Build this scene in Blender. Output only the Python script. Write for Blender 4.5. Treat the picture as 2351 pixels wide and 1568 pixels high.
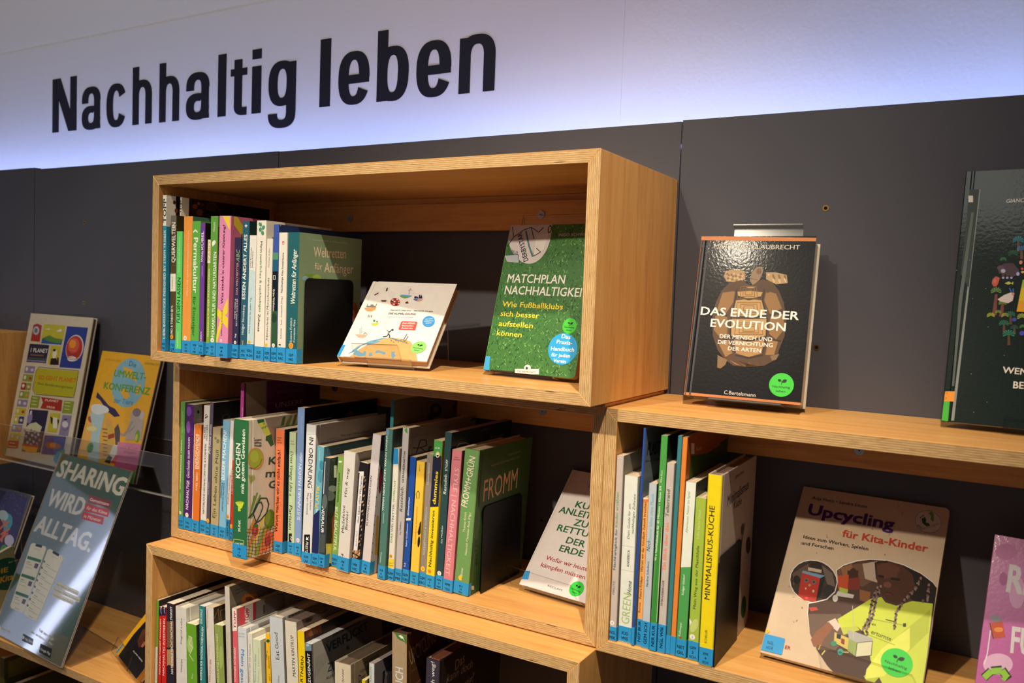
import bpy, math, random
from mathutils import Vector, Matrix, Euler
random.seed(7)
C = bpy.context.scene.collection
scn = bpy.context.scene
for o in list(bpy.data.objects): bpy.data.objects.remove(o)
PI = math.pi

# ------------------------------------------------------------------ camera (fitted to the photograph, 2351x1568)
F_PX, CX, CY = 1931.16, 1175.5, 784.0
CAM = Vector((1.3627, -1.3233, 0.1441))
ROT = Euler((1.5164, -0.0361, 0.5245), 'XYZ')
RM = ROT.to_matrix()
cd = bpy.data.cameras.new('camera'); cam = bpy.data.objects.new('camera', cd); C.objects.link(cam)
cam.location = CAM; cam.rotation_euler = ROT
cd.sensor_width = 36.0; cd.lens = F_PX / 2351 * 36.0; cd.clip_start = 0.01; cd.clip_end = 100
cd.dof.use_dof = True; cd.dof.focus_distance = 1.42; cd.dof.aperture_fstop = 5.8
scn.camera = cam
scn.view_settings.view_transform = 'Standard'; scn.view_settings.look = 'None'
scn.view_settings.exposure = 0.0; scn.view_settings.gamma = 1.0
scn.view_settings.use_curve_mapping = False

# ------------------------------------------------------------------ light of the room
w = bpy.data.worlds.new('room'); scn.world = w; w.use_nodes = True
bg = w.node_tree.nodes['Background']; bg.inputs['Color'].default_value = (0.86, 0.76, 0.80, 1); bg.inputs['Strength'].default_value = 0.14
def lamp(name, kind, loc, target, energy, color, **kw):
    l = bpy.data.lights.new(name, kind); l.energy = energy; l.color = color
    for k, v in kw.items(): setattr(l, k, v)
    o = bpy.data.objects.new(name, l); C.objects.link(o); o.location = loc
    o.rotation_euler = (Vector(target) - Vector(loc)).to_track_quat('-Z', 'Y').to_euler()
    return o
WARM = (1.0, 0.86, 0.66)
lamp('track_spot_right', 'SPOT', (1.42, -1.14, 1.70), (0.66, -0.3, -0.38), 190, WARM, shadow_soft_size=0.022, spot_size=0.98, spot_blend=1.0)
lamp('track_spot_left', 'SPOT', (0.43, -2.44, 1.55), (0.62, -0.2, -0.48), 300, WARM, shadow_soft_size=0.035, spot_size=0.72, spot_blend=1.0)
lamp('track_spot_far', 'SPOT', (-0.15, -1.15, 1.65), (-0.45, -0.15, -0.55), 70, WARM, shadow_soft_size=0.03, spot_size=0.9, spot_blend=1.0)
# light band of the far wall to the left (its own LED cove), seen mirrored in the poster holder
for nm, yc, wd, pw in (('far_cove_bright', -3.10, 0.12, 2.6), ('far_cove_mid', -2.91, 0.26, 1.2), ('far_cove_soft', -2.43, 0.70, 0.8)):
    lamp(nm, 'AREA', (-5.6, yc, -0.10), (0, yc, -0.10), pw, (0.66, 0.72, 1.0), shape='RECTANGLE', size=wd, size_y=1.3)

lamp('wall_fill_light', 'AREA', (-0.2, -2.6, 2.3), (0.1, 0, 0.6), 19, (1.0, 0.96, 0.88), shape='RECTANGLE', size=2.4, size_y=0.5)  # added soft fill to even out the upper wall; stands for no known fixture

# ------------------------------------------------------------------ pixel <-> world helpers
def ray(px, py):
    return RM @ Vector(((px - CX) / F_PX, -(py - CY) / F_PX, -1))
def at(px, py, y=None, z=None, x=None, pl=None):
    d = ray(px, py)
    if pl is not None: n, p0 = pl; t = n.dot(p0 - CAM) / n.dot(d)
    elif y is not None: t = (y - CAM.y) / d.y
    elif z is not None: t = (z - CAM.z) / d.z
    else: t = (x - CAM.x) / d.x
    return CAM + d * t

# ------------------------------------------------------------------ materials
def s2l(c): return tuple(((v / 255) / 12.92 if v / 255 <= 0.04045 else ((v / 255 + 0.055) / 1.055) ** 2.4) for v in c)
def hexrgb(h): return tuple(int(h[i:i + 2], 16) for i in (0, 2, 4))
MATS = {}
def newmat(name):
    m = bpy.data.materials.new(name); m.use_nodes = True
    return m, m.node_tree, m.node_tree.nodes['Principled BSDF']
def ink(h, rough=0.5, bump=0.0, coat=0.0, kind='print'):
    """printed paper or foil-wrapped card in one colour"""
    key = (h, rough, bump, coat)
    if key in MATS: return MATS[key]
    m, nt, b = newmat(kind + '_' + h)
    b.inputs['Base Color'].default_value = (*s2l(hexrgb(h)), 1)
    b.inputs['Roughness'].default_value = rough
    b.inputs['Specular IOR Level'].default_value = 0.1 if coat > .3 else 0.25
    if coat: b.inputs['Coat Weight'].default_value = 0.06 if coat == 0.301 else coat; b.inputs['Coat Roughness'].default_value = 0.09
    n = nt.nodes.new('ShaderNodeTexNoise'); n.inputs['Scale'].default_value = 60; n.inputs['Detail'].default_value = 4
    tc = nt.nodes.new('ShaderNodeTexCoord'); nt.links.new(tc.outputs['Object'], n.inputs['Vector'])
    mx = nt.nodes.new('ShaderNodeMixRGB'); mx.blend_type = 'MULTIPLY'; mx.inputs[0].default_value = 0.16
    mx.inputs[1].default_value = (*s2l(hexrgb(h)), 1); nt.links.new(n.outputs['Fac'], mx.inputs[2]); nt.links.new(mx.outputs[0], b.inputs['Base Color'])
    if bump:
        n2 = nt.nodes.new('ShaderNodeTexNoise'); n2.inputs['Scale'].default_value = 230; n2.inputs['Detail'].default_value = 3
        nt.links.new(tc.outputs['Object'], n2.inputs['Vector'])
        bp = nt.nodes.new('ShaderNodeBump'); bp.inputs['Strength'].default_value = bump; bp.inputs['Distance'].default_value = 0.001
        nt.links.new(n2.outputs['Fac'], bp.inputs['Height']); nt.links.new(bp.outputs[0], b.inputs['Normal'])
        if coat: nt.links.new(bp.outputs[0], b.inputs['Coat Normal'])
    MATS[key] = m; return m
def math_node(nt, op, a, b=None, c=None):
    n = nt.nodes.new('ShaderNodeMath'); n.operation = op
    for i, v in enumerate((a, b, c)):
        if v is None: continue
        if isinstance(v, (int, float)): n.inputs[i].default_value = v
        else: nt.links.new(v, n.inputs[i])
    return n.outputs[0]
def ramp(nt, fac, stops):
    r = nt.nodes.new('ShaderNodeValToRGB'); nt.links.new(fac, r.inputs[0])
    e = r.color_ramp.elements
    while len(e) < len(stops): e.new(0.5)
    for i, (p, h) in enumerate(stops): e[i].position = p; e[i].color = (*s2l(hexrgb(h)), 1)
    return r.outputs[0]
def veneer(name, axis, dark=1.0):
    """beech veneer, grain running along axis 0=x 1=y 2=z"""
    m, nt, b = newmat(name)
    tc = nt.nodes.new('ShaderNodeTexCoord'); mp = nt.nodes.new('ShaderNodeMapping')
    sc = [34, 34, 34]; sc[axis] = 2.2; mp.inputs['Scale'].default_value = sc
    nt.links.new(tc.outputs['Object'], mp.inputs[0])
    n = nt.nodes.new('ShaderNodeTexNoise'); n.inputs['Scale'].default_value = 1.6; n.inputs['Detail'].default_value = 6; n.inputs['Distortion'].default_value = 0.6
    nt.links.new(mp.outputs[0], n.inputs['Vector'])
    mp2 = nt.nodes.new('ShaderNodeMapping'); sc2 = [260, 260, 260]; sc2[axis] = 22; mp2.inputs['Scale'].default_value = sc2
    nt.links.new(tc.outputs['Object'], mp2.inputs[0])
    n2 = nt.nodes.new('ShaderNodeTexNoise'); n2.inputs['Scale'].default_value = 1.0; n2.inputs['Detail'].default_value = 3
    nt.links.new(mp2.outputs[0], n2.inputs['Vector'])
    f = math_node(nt, 'ADD', math_node(nt, 'MULTIPLY', n.outputs['Fac'], 0.65), math_node(nt, 'MULTIPLY', n2.outputs['Fac'], 0.35))
    col = ramp(nt, f, [(0.30, 'ca8a4c'), (0.5, 'dda35c'), (0.72, 'e9b56e')])
    nt.links.new(col, b.inputs['Base Color'])
    b.inputs['Roughness'].default_value = 0.38; b.inputs['Specular IOR Level'].default_value = 0.4
    bp = nt.nodes.new('ShaderNodeBump'); bp.inputs['Strength'].default_value = 0.12; bp.inputs['Distance'].default_value = 0.0006
    nt.links.new(n2.outputs['Fac'], bp.inputs['Height']); nt.links.new(bp.outputs[0], b.inputs['Normal'])
    return m
def ply_edge(name, W, H, T):
    """front edge of a mitred plywood box: glued layers run concentrically round the box (object x,z from its lower left corner)"""
    m, nt, b = newmat(name)
    tc = nt.nodes.new('ShaderNodeTexCoord'); sp = nt.nodes.new('ShaderNodeSeparateXYZ'); nt.links.new(tc.outputs['Object'], sp.inputs[0])
    x, z = sp.outputs['X'], sp.outputs['Z']
    dx = math_node(nt, 'MINIMUM', x, math_node(nt, 'SUBTRACT', W, x)); dz = math_node(nt, 'MINIMUM', z, math_node(nt, 'SUBTRACT', H, z))
    d = math_node(nt, 'MINIMUM', dx, dz)
    nw = nt.nodes.new('ShaderNodeTexNoise'); nw.inputs['Scale'].default_value = 9; nt.links.new(tc.outputs['Object'], nw.inputs['Vector'])
    dd = math_node(nt, 'ADD', math_node(nt, 'DIVIDE', d, T), math_node(nt, 'MULTIPLY', math_node(nt, 'SUBTRACT', nw.outputs['Fac'], 0.5), 0.03))
    ph = math_node(nt, 'FRACT', math_node(nt, 'MULTIPLY', dd, 6.5))
    base = ramp(nt, ph, [(0.0, 'f8e2b4'), (0.16, 'f2d4a0'), (0.24, '7c5028'), (0.34, 'bf9560'), (0.60, 'd4b07a'), (0.8, 'b08650'), (0.92, 'c39a62'), (1.0, 'f8e2b4')])
    # short fibres along the ply: noise squeezed along the run of each board
    isx = math_node(nt, 'LESS_THAN', dx, dz)
    u = math_node(nt, 'ADD', math_node(nt, 'MULTIPLY', isx, z), math_node(nt, 'MULTIPLY', math_node(nt, 'SUBTRACT', 1, isx), x))
    cb = nt.nodes.new('ShaderNodeCombineXYZ'); nt.links.new(math_node(nt, 'MULTIPLY', u, 60), cb.inputs[0]); nt.links.new(math_node(nt, 'MULTIPLY', d, 1500), cb.inputs[1])
    n2 = nt.nodes.new('ShaderNodeTexNoise'); n2.inputs['Scale'].default_value = 1.0; n2.inputs['Detail'].default_value = 4; nt.links.new(cb.outputs[0], n2.inputs['Vector'])
    fib = ramp(nt, n2.outputs['Fac'], [(0.28, '8a6a4c'), (0.5, 'e9e2d8'), (0.7, 'ffffff')])
    mx = nt.nodes.new('ShaderNodeMixRGB'); mx.blend_type = 'MULTIPLY'; mx.inputs[0].default_value = 0.75
    nt.links.new(base, mx.inputs[1]); nt.links.new(fib, mx.inputs[2])
    # sparse dark voids in the core plies
    cb2 = nt.nodes.new('ShaderNodeCombineXYZ'); nt.links.new(math_node(nt, 'MULTIPLY', u, 14), cb2.inputs[0]); nt.links.new(math_node(nt, 'MULTIPLY', d, 420), cb2.inputs[1])
    n3 = nt.nodes.new('ShaderNodeTexNoise'); n3.inputs['Scale'].default_value = 1.0; n3.inputs['Detail'].default_value = 1; nt.links.new(cb2.outputs[0], n3.inputs['Vector'])
    void = math_node(nt, 'GREATER_THAN', n3.outputs['Fac'], 0.765)
    mx2 = nt.nodes.new('ShaderNodeMixRGB'); nt.links.new(void, mx2.inputs[0]); nt.links.new(mx.outputs[0], mx2.inputs[1]); mx2.inputs[2].default_value = (*s2l(hexrgb('3a2212')), 1)
    nt.links.new(mx2.outputs[0], b.inputs['Base Color']); b.inputs['Roughness'].default_value = 0.6; b.inputs['Specular IOR Level'].default_value = 0.25
    return m
def acrylic(gloss=0.4):
    if ('acr', gloss) in MATS: return MATS[('acr', gloss)]
    m, nt, b = newmat('clear_acrylic'); nt.nodes.remove(b)
    out = nt.nodes['Material Output']; tr = nt.nodes.new('ShaderNodeBsdfTransparent'); tr.inputs[0].default_value = (0.985, 0.985, 0.985, 1)
    gl = nt.nodes.new('ShaderNodeBsdfGlossy'); gl.inputs['Roughness'].default_value = 0.04
    fr = nt.nodes.new('ShaderNodeFresnel'); fr.inputs[0].default_value = 1.45
    mx = nt.nodes.new('ShaderNodeMixShader'); nt.links.new(math_node(nt, 'MULTIPLY', fr.outputs[0], gloss), mx.inputs[0]); nt.links.new(tr.outputs[0], mx.inputs[1]); nt.links.new(gl.outputs[0], mx.inputs[2])
    nt.links.new(mx.outputs[0], out.inputs['Surface']); MATS[('acr', gloss)] = m; return m
def acrylic_edge(h='a89c90', name='acrylic_cut_edge'):
    if (name, h) in MATS: return MATS[(name, h)]
    m, nt, b = newmat(name); b.inputs['Base Color'].default_value = (*s2l(hexrgb(h)), 1); b.inputs['Roughness'].default_value = 0.25
    b.inputs['Alpha'].default_value = 0.7; MATS[(name, h)] = m; return m
def metal(name, h, rough, met=1.0):
    if name in MATS: return MATS[name]
    m, nt, b = newmat(name); b.inputs['Base Color'].default_value = (*s2l(hexrgb(h)), 1); b.inputs['Metallic'].default_value = met; b.inputs['Roughness'].default_value = rough
    n = nt.nodes.new('ShaderNodeTexNoise'); n.inputs['Scale'].default_value = 900
    bp = nt.nodes.new('ShaderNodeBump'); bp.inputs['Strength'].default_value = 0.15; bp.inputs['Distance'].default_value = 0.0003
    nt.links.new(n.outputs['Fac'], bp.inputs['Height']); nt.links.new(bp.outputs[0], b.inputs['Normal'])
    MATS[name] = m; return m
def pages_mat(axis=1, h='d9c3a4'):
    key = ('pages', axis, h)
    if key in MATS: return MATS[key]
    m, nt, b = newmat('page_edges'); tc = nt.nodes.new('ShaderNodeTexCoord'); mp = nt.nodes.new('ShaderNodeMapping')
    mp.inputs['Scale'].default_value = [8, 1500, 8]; nt.links.new(tc.outputs['Object'], mp.inputs[0])
    n = nt.nodes.new('ShaderNodeTexNoise'); n.inputs['Scale'].default_value = 1.0; n.inputs['Detail'].default_value = 2; nt.links.new(mp.outputs[0], n.inputs['Vector'])
    a = hexrgb(h); dk = ''.join('%02x' % int(v * 0.72) for v in a)
    nt.links.new(ramp(nt, n.outputs['Fac'], [(0.35, dk), (0.6, h)]), b.inputs['Base Color']); b.inputs['Roughness'].default_value = 0.8
    MATS[key] = m; return m

# ------------------------------------------------------------------ mesh helpers
class MB:
    def __init__(s): s.v = []; s.f = []; s.m = []
    def poly(s, pts, mi=0):
        i = len(s.v); s.v += [tuple(p) for p in pts]; s.f.append(list(range(i, i + len(pts)))); s.m.append(mi)
    def box(s, a, b, mi=0, mats=None):
        """mats: dict face->material index, faces '-x','+x','-y','+y','-z','+z'"""
        x0, y0, z0 = a; x1, y1, z1 = b; i = len(s.v)
        s.v += [(x0, y0, z0), (x1, y0, z0), (x1, y1, z0), (x0, y1, z0), (x0, y0, z1), (x1, y0, z1), (x1, y1, z1), (x0, y1, z1)]
        for k, q in (('-z', (3, 2, 1, 0)), ('+z', (4, 5, 6, 7)), ('-y', (0, 1, 5, 4)), ('+x', (1, 2, 6, 5)), ('+y', (2, 3, 7, 6)), ('-x', (3, 0, 4, 7))):
            s.f.append([i + j for j in q]); s.m.append((mats or {}).get(k, mi))
    def prism(s, pts, vec, mi=0, side=None):
        """pts: planar polygon of 3-D points, extruded along vec"""
        n = len(pts); i = len(s.v); vec = Vector(vec)
        s.v += [tuple(Vector(p)) for p in pts] + [tuple(Vector(p) + vec) for p in pts]
        s.f.append(list(range(i, i + n))); s.m.append(mi)
        s.f.append(list(range(i + 2 * n - 1, i + n - 1, -1))); s.m.append(mi)
        for k in range(n):
            j = (k + 1) % n; s.f.append([i + j, i + k, i + n + k, i + n + j]); s.m.append(mi if side is None else side)
    def build(s, name, mats, parent=None, world=False, M=None):
        me = bpy.data.meshes.new(name)
        vs = s.v
        if world and parent is not None:
            inv = parent_matrix(parent).inverted(); vs = [tuple(inv @ Vector(v)) for v in vs]
        if M is not None: vs = [tuple(M @ Vector(v)) for v in vs]
        me.from_pydata(vs, [], s.f)
        for m in (mats if isinstance(mats, (list, tuple)) else [mats]): me.materials.append(m)
        for p, mi in zip(me.polygons, s.m): p.material_index = mi
        me.update()
        o = bpy.data.objects.new(name, me); C.objects.link(o)
        if parent is not None: o.parent = parent
        return o
WM = {}
def parent_matrix(o):
    m = Matrix.Identity(4)
    while o is not None:
        m = Matrix.LocRotScale(o.location, o.rotation_euler, o.scale) @ m; o = o.parent
    return m
def tag(o, label=None, cat=None, group=None, kind=None):
    for k, v in (('label', label), ('category', cat), ('group', group), ('kind', kind)):
        if v: o[k] = v
    return o
def thing(name, label, cat, M=None, group=None):
    o = bpy.data.objects.new(name, None); C.objects.link(o); o.empty_display_size = 0.02
    if M is not None:
        o.location = M.to_translation(); o.rotation_euler = M.to_euler()
    return tag(o, label, cat, group)
def ring(cx, cy, rx, ry, n=20, a0=0, a1=2 * PI):
    full = abs(a1 - a0 - 2 * PI) < 1e-6; k = n if full else n + 1
    return [(cx + rx * math.cos(a0 + (a1 - a0) * i / n), cy + ry * math.sin(a0 + (a1 - a0) * i / n)) for i in range(k)]

# ------------------------------------------------------------------ lettering from the built-in font
_txt = {}
def glyphs(s, bold):
    key = (s, bold)
    if key not in _txt:
        c = bpy.data.curves.new('lettering', 'FONT'); c.body = s; c.size = 1; c.resolution_u = 2
        o = bpy.data.objects.new('lettering', c); me = o.to_mesh()
        vs = [(v.co.x, v.co.y, 0) for v in me.vertices]; fs = [tuple(p.vertices) for p in me.polygons]
        o.to_mesh_clear(); bpy.data.objects.remove(o); bpy.data.curves.remove(c)
        if bold:      # heavier weights: the outline printed four times, a little apart
            d = min(0.0105 * bold, 0.030); v0, f0 = vs, fs; vs, fs = [], []
            for ax, ay in ((-d, -d * .7), (d, -d * .7), (-d, d * .7), (d, d * .7)) if bold > .5 else ((-d, 0), (d, 0)):
                k = len(vs); vs += [(x + ax, y + ay, k and (k // len(v0)) * 4e-6) for x, y, _ in v0]; fs += [tuple(i + k for i in f) for f in f0]
        _txt[key] = (vs, fs)
    return _txt[key]
CAPH = 0.729

class Face:
    """a printed face of a thing: local origin o, unit vectors u (right), v (up), n (outward)"""
    def __init__(s, parent, o, u, v, n, name='cover'):
        s.par = parent; s.o = Vector(o); s.u = Vector(u); s.v = Vector(v); s.n = Vector(n); s.name = name
        s.M = parent_matrix(parent); s.inv = s.M.inverted(); s.k = 0
        s.art = MB(); s.am = []; s.let = MB(); s.lm = []; s.stk = []
        s.crop = (0, 0, 1); s.du, s.su = 0.0, 1.0
        R3 = s.M.to_3x3(); s.pl = ((R3 @ s.n).normalized(), s.M @ s.o)
    def uv(s, X, Y):
        ox, oy, sc = s.crop
        p = s.inv @ at(ox + X / sc, oy + Y / sc, pl=s.pl) - s.o
        return Vector(((p.dot(s.u) + s.du) * s.su, p.dot(s.v)))
    def P(s, a, off): return s.o + s.u * a[0] + s.v * a[1] + s.n * off
    def lay(s): s.k += 1; return 0.0001 + (0.00002 * s.k if s.k < 12 else 0.00024 + 0.0000036 * (s.k - 12))
    def _mi(s, lst, h):
        if h not in lst: lst.append(h)
        return lst.index(h)
    def polyuv(s, h, pts):
        off = s.lay(); s.art.poly([s.P(p, off) for p in pts], s._mi(s.am, h))
    def poly(s, h, *pts): s.polyuv(h, [s.uv(*p) for p in pts])
    def rect(s, h, x0, y0, x1, y1): s.poly(h, (x0, y1), (x1, y1), (x1, y0), (x0, y0))
    def ell(s, h, cx, cy, rx, ry, rot=0, n=22):
        c, sn = math.cos(math.radians(rot)), math.sin(math.radians(rot))
        s.poly(h, *[(cx + c * a - sn * b, cy + sn * a + c * b) for a, b in ring(0, 0, rx, ry, n)])
    def bar(s, h, x0, y0, x1, y1, w):
        dx, dy = x1 - x0, y1 - y0; L = math.hypot(dx, dy) or 1; nx, ny = -dy / L * w / 2, dx / L * w / 2
        s.poly(h, (x0 + nx, y0 + ny), (x1 + nx, y1 + ny), (x1 - nx, y1 - ny), (x0 - nx, y0 - ny))
    def line(s, h, pts, w):
        for a, b in zip(pts, pts[1:]): s.bar(h, a[0], a[1], b[0], b[1], w)
    def text(s, t, x0, y0, x1, y1, hp, h='ffffff', bold=0, it=0):
        """baseline from (x0,y0) to (x1,y1) in crop pixels, capital height hp"""
        a = s.uv(x0, y0); b = s.uv(x1, y1); d = b - a; L = d.length or 1; e = d / L; up = Vector((-e.y, e.x))
        dx, dy = x1 - x0, y1 - y0; LL = math.hypot(dx, dy) or 1
        q = s.uv((x0 + x1) / 2 + dy / LL * hp, (y0 + y1) / 2 - dx / LL * hp); m = (a + b) / 2
        s.textuv(t, a, e, L, abs((q - m).dot(up)), h, bold, it)
    def textuv(s, t, a, e, L, H, h, bold=0, it=0, center=False, mb=None, ml=None, off=None):
        vs, fs = glyphs(t, bold)
        if not vs: return
        x0 = min(v[0] for v in vs); x1 = max(v[0] for v in vs); sx = L / max(x1 - x0, 1e-6); sy = H / CAPH
        up = Vector((-e.y, e.x)); off = off or s.lay(); mb = mb or s.let; ml = s.lm if ml is None else ml
        i = len(mb.v); mi = s._mi(ml, h)
        for v in vs:
            p = a + e * ((v[0] - x0) * sx + it * v[1] * sy) + up * (v[1] * sy); mb.v.append(tuple(s.P(p, off + v[2])))
        for f in fs: mb.f.append([i + k for k in f]); mb.m.append(mi)
    def disc(s, cx, cy, r, h, num, tc='1a1a1a'):
        """small round volume sticker with a number"""
        c = s.uv(cx, cy); r = (s.uv(cx + r, cy) - c).length
        off = s.lay(); s.art.poly([s.P((c.x + r * math.cos(a * PI / 8), c.y + r * math.sin(a * PI / 8)), off) for a in range(16)], s._mi(s.am, h))
        H = r * 0.85; L = min(r * 1.3, H * 0.62 * len(num)); s.textuv(num, Vector((c.x - L / 2, c.y - H / 2)), Vector((1, 0)), L, H, tc, 1)
    def green_sticker(s, cx, cy, r, h='3ec84a', rot=0):
        c = s.uv(cx, cy)
        if r > 1: r = (s.uv(cx + r, cy) - c).length
        ca, sa = math.cos(rot), math.sin(rot)
        R = lambda x, y: Vector((c.x + (x * ca - y * sa) * r, c.y + (x * sa + y * ca) * r))
        off = s.lay() + 0.0001; mb = MB(); ml = [h]
        mb.prism([s.P(R(math.cos(a * PI / 16), math.sin(a * PI / 16)), off) for a in range(32)], s.n * -0.00012, 0)
        o2 = off + 0.00006; ml.append('123018')
        def leaf(x, y, a, L, W):
            pts = []
            for i in range(7): t = i / 6; pts.append((t * L, W * math.sin(PI * t) ** 0.8))
            for i in range(1, 6): t = 1 - i / 6; pts.append((t * L, -W * math.sin(PI * t) ** 0.8))
            mb.poly([s.P(R(x + p * math.cos(a) - q * math.sin(a), y + p * math.sin(a) + q * math.cos(a)), o2) for p, q in pts], 1)
        leaf(0.02, 0.22, 0.55, 0.46, 0.15); leaf(-0.02, 0.30, 2.75, 0.34, 0.12)
        mb.poly([s.P(R(*p), o2) for p in ((-0.03, 0.02), (0.03, 0.02), (0.05, 0.3), (0.0, 0.3))], 1)
        e = Vector((ca, sa))
        for t, y, L in (('Nachhaltig', -0.26, 1.42), ('leben', -0.62, 0.74)):
            s.textuv(t, R(-L / 2, y), e, L * r, 0.2 * r, '123018', 1, mb=mb, ml=ml, off=o2)
        s.stk.append((mb, ml))
    def clip(s):
        """keep the printed shapes inside the face (Sutherland-Hodgman on each polygon)"""
        mb = MB()
        for f, mi in zip(s.art.f, s.art.m):
            P = [Vector(s.art.v[i]) for i in f]
            for ax, sg_, lim in ((s.u, 1, s.W - 0.0002), (s.u, -1, -0.0002), (s.v, 1, s.H - 0.0002), (s.v, -1, -0.0002)):
                out = []
                for a, b in zip(P, P[1:] + P[:1]):
                    da = lim - sg_ * (a - s.o).dot(ax); db = lim - sg_ * (b - s.o).dot(ax)
                    if da >= 0: out.append(a)
                    if (da >= 0) != (db >= 0): out.append(a + (b - a) * (da / (da - db)))
                P = out
                if len(P) < 3: break
            if len(P) >= 3: mb.poly(P, mi)
        s.art = mb
    def fit(s):
        """keep spine lettering within the width of the spine"""
        if not s.let.v: return
        U = [(Vector(v) - s.o).dot(s.u) for v in s.let.v]; a, b = min(U), max(U); lo, hi = s.W * 0.06, s.W * 0.94
        if a >= lo and b <= hi: return
        k = min(1.0, (hi - lo) / (b - a)); c = min(max((a + b) / 2, lo + (b - a) * k / 2), hi - (b - a) * k / 2)
        s.let.v = [tuple(Vector(v) + s.u * ((c + (q - (a + b) / 2) * k) - q)) for v, q in zip(s.let.v, U)]
    def done(s):
        if s.art.v: s.art.build(s.name + '_print', [ink(h, 0.42) for h in s.am], s.par)
        if s.let.v: s.let.build(s.name + '_lettering', [ink(h, 0.42) for h in s.lm], s.par)
        for mb, ml in s.stk:
            mb.build('round_sticker', [ink(h, 0.4) for h in ml], s.par)['label'] = 'round green sticker with two leaves and lettering'

# ------------------------------------------------------------------ the wall
def plaster():
    m, nt, b = newmat('white_plaster'); b.inputs['Base Color'].default_value = (*s2l((243, 241, 240)), 1); b.inputs['Roughness'].default_value = 0.9
    tc = nt.nodes.new('ShaderNodeTexCoord')
    n = nt.nodes.new('ShaderNodeTexNoise'); n.inputs['Scale'].default_value = 48; n.inputs['Detail'].default_value = 7; n.inputs['Distortion'].default_value = 0.8; nt.links.new(tc.outputs['Object'], n.inputs['Vector'])
    v = nt.nodes.new('ShaderNodeTexVoronoi'); v.inputs['Scale'].default_value = 120; nt.links.new(tc.outputs['Object'], v.inputs['Vector'])
    h = math_node(nt, 'ADD', n.outputs['Fac'], math_node(nt, 'MULTIPLY', v.outputs['Distance'], 0.35))
    bp = nt.nodes.new('ShaderNodeBump'); bp.inputs['Strength'].default_value = 0.5; bp.inputs['Distance'].default_value = 0.0016
    nt.links.new(h, bp.inputs['Height']); nt.links.new(bp.outputs[0], b.inputs['Normal']); return m
def panel_mat():
    m, nt, b = newmat('dark_grey_panel'); b.inputs['Roughness'].default_value = 0.42; b.inputs['Specular IOR Level'].default_value = 0.4
    tc = nt.nodes.new('ShaderNodeTexCoord'); n = nt.nodes.new('ShaderNodeTexNoise'); n.inputs['Scale'].default_value = 3; n.inputs['Detail'].default_value = 6
    nt.links.new(tc.outputs['Object'], n.inputs['Vector'])
    nt.links.new(ramp(nt, n.outputs['Fac'], [(0.3, '4a4a52'), (0.7, '515058')]), b.inputs['Base Color'])
    n2 = nt.nodes.new('ShaderNodeTexNoise'); n2.inputs['Scale'].default_value = 700; nt.links.new(tc.outputs['Object'], n2.inputs['Vector'])
    bp = nt.nodes.new('ShaderNodeBump'); bp.inputs['Strength'].default_value = 0.12; bp.inputs['Distance'].default_value = 0.0004
    nt.links.new(n2.outputs['Fac'], bp.inputs['Height']); nt.links.new(bp.outputs[0], b.inputs['Normal']); return m
YW = 0.12                                   # plane of the white wall behind the panels
PLASTER, PANEL = plaster(), panel_mat()
mb = MB(); mb.box((-3.2, YW, -1.3), (2.6, YW + 0.1, 2.1)); wall = mb.build('wall_back', PLASTER); tag(wall, kind='structure')
mb = MB(); mb.box((-3.2, -3.4, -1.36), (2.6, YW + 0.1, -1.3)); tag(mb.build('floor', ink('6b6158', 0.5)), kind='structure')
def ring_mesh(mb, cx, y0, cz, r0, r1, dep, n=18, mi=0):
    a = [(cx + r1 * math.cos(2 * PI * i / n), cz + r1 * math.sin(2 * PI * i / n)) for i in range(n)]
    b = [(cx + r0 * math.cos(2 * PI * i / n), cz + r0 * math.sin(2 * PI * i / n)) for i in range(n)]
    for i in range(n):
        j = (i + 1) % n
        mb.poly([(a[i][0], y0, a[i][1]), (a[j][0], y0, a[j][1]), (b[j][0], y0, b[j][1]), (b[i][0], y0, b[i][1])], mi)
        mb.poly([(a[i][0], y0, a[i][1]), (a[j][0], y0, a[j][1]), (a[j][0], y0 + dep, a[j][1]), (a[i][0], y0 + dep, a[i][1])], mi)
        mb.poly([(b[i][0], y0, b[i][1]), (b[j][0], y0, b[j][1]), (b[j][0], y0 + dep, b[j][1]), (b[i][0], y0 + dep, b[i][1])], mi)
BRASS = metal('brass', 'c79a52', 0.35)
panels = {}
for i, (x0, x1, zt) in enumerate(((-1.79, -0.8945, 0.4405), (-0.8925, 0.0055, 0.4355), (0.0075, 0.9020, 0.4345), (0.9040, 1.80, 0.4365))):
    mb = MB(); mb.box((x0, 0.0, -1.28), (x1, 0.018, zt)); p = mb.build('panel', PANEL, wall); panels[i] = p
for i, hx, hz in ((3, 1.131, 0.291), (3, 1.129, 0.083), (1, -0.673, 0.291), (1, -0.673, 0.086), (2, 0.676, -0.256), (3, 1.36, 0.291)):
    mb = MB(); ring_mesh(mb, hx, -0.0006, hz, 0.0026, 0.0046, 0.004)
    n = 16; mb.poly([(hx + 0.0027 * math.cos(2 * PI * k / n), -0.0003, hz + 0.0027 * math.sin(2 * PI * k / n)) for k in range(n)], 1)
    mb.build('drill_hole', [BRASS, ink('0a0807', 0.9)], panels[i])
# LED strip lying in the slot behind the panels' top edge
m, nt, b = newmat('led_tape'); b.inputs['Emission Color'].default_value = (0.34, 0.46, 1.0, 1); b.inputs['Emission Strength'].default_value = 31; b.inputs['Base Color'].default_value = (0.9, 0.9, 1, 1)
mb = MB(); mb.box((-2.2, 0.022, 0.398), (2.2, 0.032, 0.402)); led = mb.build('led_strip', m); tag(led, 'blue-white LED strip hidden in the slot behind the top edge of the dark panels', 'light')

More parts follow.
